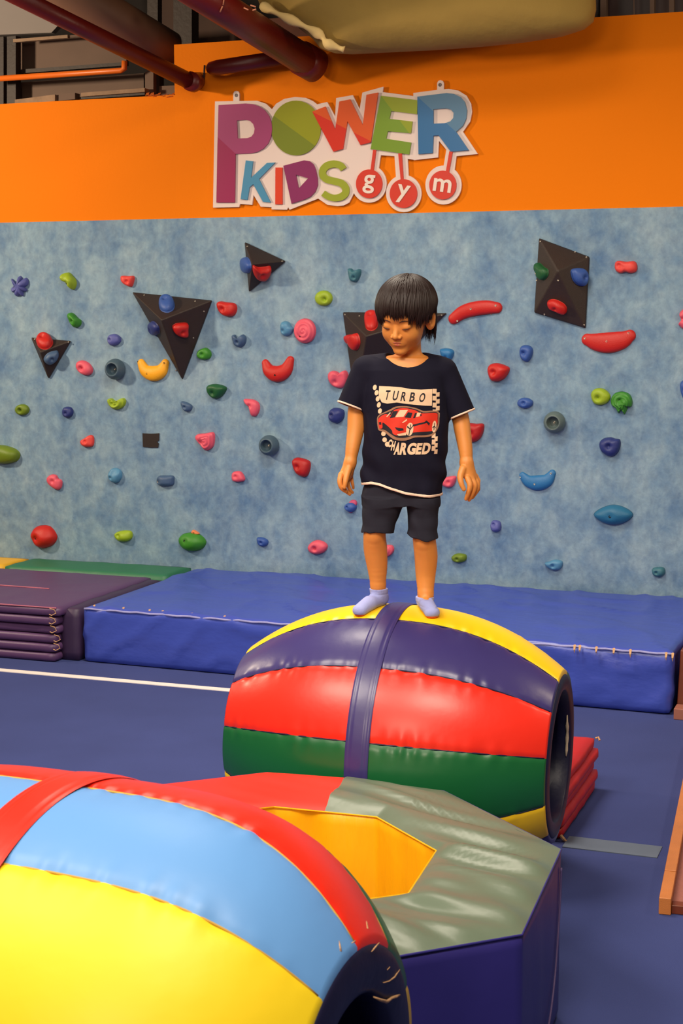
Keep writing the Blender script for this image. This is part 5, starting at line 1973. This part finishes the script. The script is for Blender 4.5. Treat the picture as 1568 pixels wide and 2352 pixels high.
# neck opening
Tf.ell(neck_c, (0.0660, 0.0680, 0.056), NR, 0.004, True)
Tf.ell(neck_c + np.array([0, -0.01, 0.05]), (0.058, 0.058, 0.075), None, 0.004, True)
shirt, TV, TF_ = Tf.build('tshirt', M_SHIRT, boy, 2)

# cream trims: same cloth, a band at each hem
Tr = shirt_field(0.0018, 0.0016)
G = Tr._sl(lo - 1, hi + 1)[1]
Tr.D += wr_shirt(G).astype(np.float32)
Tr.D = np.maximum(Tr.D, (hem_line(G) - 0.0005 - G[..., 2]).astype(np.float32))
Tr.D = np.maximum(Tr.D, (G[..., 2] - hem_line(G) - 0.0078).astype(np.float32))
Tr.build('hem_trim', M_TRIM, shirt, 1)
for (a, b, cut) in SLV:
    Tr = Field((lo[0], -0.1, bp(900, 990)[2]), (hi[0], 0.1, bp(900, 880)[2]), 0.0018)
    A_, B_ = bp(a[0], a[1], -0.005), bp(b[0], b[1], -0.010)
    B2_ = B_ + (B_ - A_) * 0.4
    ab = B2_ - A_
    L2 = ab @ ab

    def fn2(G):
        t = np.clip(((G - A_) @ ab) / L2, 0, 1)
        d = np.sqrt(((G - (A_ + t[..., None] * ab)) ** 2).sum(-1))
        ro = 0.0418 + 0.006 * t * 1.4
        c = cut(G)
        return np.maximum(np.maximum(d - ro, (ro - 0.005) - d), np.maximum(c - 0.001, -c - 0.0048))
    Tr.add(fn2, np.minimum(A_, B2_) - 0.05, np.maximum(A_, B2_) + 0.05, 0)
    Tr.build('sleeve_trim', M_TRIM, shirt, 1)
del Tr, Tf, G

# chest print -------------------------------------------------------------------
bvh = BVHTree.FromPolygons([tuple(v) for v in TV], [tuple(int(i) for i in f) for f in TF_])


def q2(x, y):
    """chest-crop point -> picture point"""
    return (820 + x / 6.817, 860 + y / 6.817)


def on_shirt(px, lift):
    P_ = bp(px[0], px[1], 0.08)
    r = sight(px[0], px[1])
    hit = bvh.ray_cast(Vector((P_[0], 0.30, P_[2])), Vector((0, -1, 0)))
    if hit[0] is None:
        return np.array([P_[0], 0.08 + lift, P_[2]])
    return np.array([P_[0], hit[0][1] + lift, P_[2]])


def decal(name, polys, m, layer, raw=False, parent=None):
    bm = bmesh.new()
    for poly in polys:
        if raw:
            Vp, Fp_ = poly
            vs = [bm.verts.new((v[0], v[1], 0)) for v in Vp]
            for f in Fp_:
                try:
                    bm.faces.new([vs[i] for i in f])
                except ValueError:
                    pass
        else:
            tr = tessellate_polygon([[Vector((x, y, 0)) for x, y in poly]])
            vs = [bm.verts.new((x, y, 0)) for x, y in poly]
            for t_ in tr:
                try:
                    bm.faces.new([vs[i] for i in t_])
                except ValueError:
                    pass
    bmesh.ops.triangulate(bm, faces=bm.faces)
    for _ in range(5):
        es = [e for e in bm.edges if e.calc_length() > 34]
        if not es:
            break
        bmesh.ops.subdivide_edges(bm, edges=es, cuts=1)
        bmesh.ops.triangulate(bm, faces=[f for f in bm.faces if len(f.verts) > 3])
    bm.verts.ensure_lookup_table()
    bm.verts.index_update()
    V = [on_shirt(q2(v.co.x, v.co.y), 0.0012 + 0.0004 * layer) for v in bm.verts]
    Fq = [tuple(v.index for v in f.verts) for f in bm.faces]
    bm.free()
    return put(name, b2w(V), Fq, m, parent or shirt, True)


def ringp(cx, cy, rx_, ry_, rot=0, n=20):
    q = math.radians(rot)
    return [(cx + rx_ * math.cos(t) * math.cos(q) - ry_ * math.sin(t) * math.sin(q), cy + rx_ * math.cos(t) * math.sin(q) + ry_ * math.sin(t) * math.cos(q))
            for t in [2 * PI * i / n for i in range(n)]]


decal('print_banner', [[(345, 185), (500, 188), (690, 203), (850, 232), (1000, 240), (1180, 232), (1172, 494), (1060, 490), (900, 475), (780, 462), (620, 440), (470, 458), (385, 440), (338, 340)]], M_PRINT, 0)


def text_decal(name, word, quads, m, layer, off=0.0, shear=0.0):
    polys = []
    for ch, (x0, y0, x1, y1) in zip(word, quads):
        V, Fc = glyph_mesh(ch, off)
        l, h = V.min(0), V.max(0)
        P_ = []
        for v in V:
            fx_ = (v[0] - l[0]) / (h[0] - l[0])
            fy = (v[1] - l[1]) / (h[1] - l[1])
            P_.append((x0 + fx_ * (x1 - x0) + shear * (fy - 0.5) * (y1 - y0), y1 - fy * (y1 - y0)))
        polys.append((P_, Fc))
    return decal(name, polys, m, layer, True)


text_decal('print_word_turbo', 'TURBO', [(440, 248, 510, 398), (560, 258, 640, 408), (690, 272, 768, 418), (826, 282, 905, 424), (975, 292, 1065, 434)], M_PRINTDARK, 1, 0.022, 0.22)
text_decal('print_word_charged', 'CHARGED', [(484, 1018, 540, 1140), (538, 1040, 592, 1190), (586, 1062, 672, 1256), (674, 1068, 786, 1258), (786, 1068, 920, 1256), (925, 1072, 1010, 1252), (1022, 1070, 1150, 1252)],
           M_PRINT, 1, 0.055, 0.20)
# chequered borders
ck = []
for i, (x, y) in enumerate([(278, 208), (305, 290), (322, 385), (340, 480), (357, 575)]):
    ck.append(ringp(x, y, 30, 44, 15, 10))
for (x, y) in [(412, 930), (430, 1025), (470, 1095)]:
    ck.append(ringp(x, y, 36, 40, 10, 10))
for i in range(4):
    y = 268 + i * 108
    ck.append([(1185, y - 40), (1250, y - 36), (1248, y + 40), (1182, y + 34)])
    ck.append([(1238, y + 20), (1298, y + 14), (1295, y + 84), (1234, y + 86)])
for i in range(3):
    y = 960 + i * 102
    ck.append([(1172, y - 40), (1230, y - 40), (1226, y + 38), (1166, y + 38)])
    ck.append([(1215, y + 18), (1264, y + 14), (1260, y + 86), (1208, y + 86)])
decal('print_chequer', ck, M_PRINT, 0)
out_ = [(312, 690), (350, 630), (430, 590), (520, 545), (600, 505), (740, 495), (860, 512), (960, 540), (1040, 572), (1190, 568), (1284, 590), (1292, 700), (1285, 800), (1250, 880), (1180, 960), (1060, 982), (900, 985), (760, 1035), (600, 1025),
        (500, 965), (420, 900), (340, 880), (318, 800)]
decal('print_car_outline', [[tuple(p) for p in spline(out_, 3)]], M_PRINTTAN, 0.4)
inn_ = [(326, 700), (362, 645), (440, 606), (540, 566), (610, 528), (735, 516), (850, 530), (950, 560), (1035, 596), (1180, 592), (1262, 606), (1272, 700), (1264, 790), (1230, 860), (1170, 930), (1060, 950), (890, 955), (750, 990), (620, 985),
        (520, 930), (430, 868), (355, 855), (334, 790)]
decal('print_car_shadow', [[tuple(p) for p in spline(inn_, 3)]], M_PRINTDARK, 1.2)
red = [(330, 705), (380, 650), (450, 620), (520, 640), (560, 575), (620, 540), (740, 525), (850, 545), (930, 570), (1010, 610), (1240, 605), (1262, 690), (1256, 790), (1200, 870), (1170, 890), (900, 905), (760, 940), (640, 955), (560, 930), (545, 880),
       (500, 830), (430, 770), (395, 760), (395, 840), (350, 850), (336, 790)]
decal('print_car_body', [[tuple(p) for p in spline(red, 3)]], M_PRINTRED, 2.2)
decal('print_car_glass', [[(560, 575), (640, 570), (590, 668), (510, 685)], [(795, 590), (865, 600), (840, 680), (740, 672)], [(905, 600), (935, 605), (905, 680), (872, 685)], [(990, 620), (1012, 625), (1005, 650), (985, 655)],
                          [(590, 825), (720, 845), (728, 875), (650, 885), (610, 860)], [(400, 775), (520, 850), (545, 920), (450, 870), (405, 830)], [(862, 785), (1050, 745), (1085, 720), (1140, 765), (1125, 805), (1090, 760), (880, 812)], [(340, 750), (375, 745), (378, 790), (345, 790)]], M_PRINTDARK, 3.2)
decal('print_car_stripe', [[(665, 560), (795, 555), (725, 662), (592, 670)], [(940, 596), (998, 598), (975, 655), (918, 668)], [(700, 752), (775, 695), (780, 720), (715, 760)], [(470, 665), (525, 605), (515, 590), (452, 665)]], M_PRINT, 3.2)
decal('print_car_wheels', [ringp(822, 858, 56, 104, 8), ringp(1208, 820, 34, 92, 6), [(620, 935), (770, 905), (765, 950), (650, 962)]], M_PRINT, 3.4)
decal('print_wheel_spokes', [[(830, 780), (842, 785), (812, 960), (800, 955)], [(785, 800), (830, 850), (872, 790), (876, 806), (832, 868), (780, 828)], [(1212, 760), (1222, 762), (1206, 880), (1196, 876)], [(1180, 830), (1212, 800), (1238, 842), (1232, 850), (1212, 820), (1184, 846)]], M_PRINTDARK, 4.2)

# hair ---------------------------------------------------------------------------
random.seed(31)
HRX, HRY, HRZ = 0.0870, 0.1020, 0.0870
HCC = np.array([0.003, -0.016, 0.030])
capF = Field(HC0 - 0.15, HC0 + 0.15, 0.0024)
hell(capF, HCC, (HRX - 0.004, HRY - 0.004, HRZ - 0.004), 0.005)


def hloc(G):
    return (G - HC0) @ HR


def facecut(G):
    q = hloc(G)
    # keep hair behind a sloping face plane, above the brow and the ears
    fringe = 0.046 - 0.004 * np.cos(q[..., 0] * 30)
    d_front = np.minimum(q[..., 1] - 0.020, fringe - q[..., 2])
    d_side = np.minimum(-0.004 + 0.0 - q[..., 2] + 0.030 * (np.abs(q[..., 0]) > 0.0), q[..., 1] + 0.030)
    d_low = -0.050 - q[..., 2]
    return -np.maximum(np.maximum(d_front, d_side), d_low)


capF.sub(lambda G: facecut(G), HC0 - 0.15, HC0 + 0.15, 0.003)
cap_o, _, _ = capF.build('hair', M_HAIR, boy, 2)
del capF

w = MB()
WHORL = np.array([0.012, -0.42, 0.90])
WHORL /= np.linalg.norm(WHORL)
e1 = np.array([1.0, 0, 0])
e1 = e1 - WHORL * (e1 @ WHORL)
e1 /= np.linalg.norm(e1)
e2 = np.cross(WHORL, e1)


def shell(dirv, lift):
    d = dirv / np.linalg.norm(dirv)
    return HCC + d * np.array([HRX, HRY, HRZ]) * (1 + lift)


def strand(phi, th0, lift, endz, rad, drop=0.0, wob=0.0):
    pts = []
    d_ = e1 * math.cos(phi) + e2 * math.sin(phi)
    n_ = 30
    prev = None
    hang = False
    for i in range(n_ + 14):
        if not hang:
            th = th0 + (2.25 - th0) * i / (n_ - 1)
            if th > 2.25:
                break
            dv = WHORL * math.cos(th) + d_ * math.sin(th) + np.array([wob * math.sin(th * 3), 0, 0])
            p = shell(dv, lift)
            if prev is not None and p[2] < 0.012:
                hang = True
        if hang:
            # below the widest part the hair hangs, hugging the head slightly
            h_ = np.array([prev[0], prev[1], 0.0])
            p = prev + np.array([-0.10 * prev[0], -0.05 * prev[1], 0]) * 0.16 + np.array([wob * 0.015, 0.0, -0.0070])
        if p[2] < endz:
            break
        pts.append(p)
        prev = p
    k = drop
    while prev is not None and k > 0:
        prev = prev + np.array([wob * 0.02 - prev[0] * 0.03, 0.0, -0.0075])
        pts.append(prev)
        k -= 0.0075
    if len(pts) < 3:
        return
    m_ = len(pts)
    W_ = b2w([hp(*p) for p in pts])
    rads_ = [rad * (0.65 + 0.5 * math.sin(PI * min(1, 0.15 + 0.75 * i / (m_ - 1)))) * (1 if i < m_ - 4 else (m_ - 1 - i + 0.15) / 4.2) for i in range(m_)]
    w.tube([tuple(p) for p in W_], rads_, 5, False, 1.0)


for i in range(1900):
    phi = random.uniform(0, 2 * PI)
    d_ = e1 * math.cos(phi) + e2 * math.sin(phi)
    front = d_[1]                      # >0 towards the face
    sidex = d_[0]
    lift = random.uniform(-0.03, 0.035)
    clump = noise.noise(Vector((phi * 5.0, 2.2, 0)))
    if front > 0.62:                   # fringe
        ez = 0.035 - 0.018 * clump + random.uniform(-0.006, 0.012) - 0.016 * (random.random() < 0.16)
        if abs(sidex) > 0.5:
            ez -= 0.014
    elif front > 0.05:                 # temples, in front of the ears
        ez = -0.004 + random.uniform(-0.014, 0.012)
    elif front > -0.45:
        ez = 0.008 + random.uniform(-0.010, 0.010)
    else:
        ez = -0.060 + random.uniform(-0.02, 0.02)
    strand(phi, random.uniform(0.02, 0.95), lift, ez, random.uniform(0.0012, 0.0027), 0, random.uniform(-0.09, 0.09) + 0.05 * clump)
for sx, cnt in ((1, 260), (-1, 60)):
    for i in range(cnt):
        y0_ = random.uniform(-0.085, -0.034)
        x0_ = sx * random.uniform(0.6, 0.985) * HRX * math.sqrt(1 - ((y0_ + 0.016) / HRY) ** 2)
        L_ = random.uniform(0.05, 0.100) if i % 3 else random.uniform(0.08, 0.118)
        ph_ = random.uniform(0, 6.28)
        pts = []
        for q in range(11):
            f = q / 10
            x_ = x0_ + sx * (0.004 * math.sin(3 * f + ph_) - 0.010 * f * f) + 0.004 * math.sin(ph_) * f
            pts.append(hp(x_, y0_ + 0.006 * math.sin(2 * f + ph_), 0.012 - L_ * f))
        r_ = random.uniform(0.0012, 0.0024)
        w.tube([tuple(p) for p in b2w(pts)], [r_ * (1 - 0.85 * (q / 10) ** 2) for q in range(11)], 5, False)
# long strands behind the ear and at the nape
for i in range(260):
    phi = random.uniform(0, 2 * PI)
    d_ = e1 * math.cos(phi) + e2 * math.sin(phi)
    if d_[1] > -0.30:
        continue
    strand(phi, random.uniform(0.5, 1.2), random.uniform(-0.04, 0.02), -0.055, random.uniform(0.0012, 0.0024), random.uniform(0.01, 0.045) if d_[0] > -0.2 else 0.01, random.uniform(-0.06, 0.06))
st = w.put('hair_strands', M_HAIR, cap_o, True)
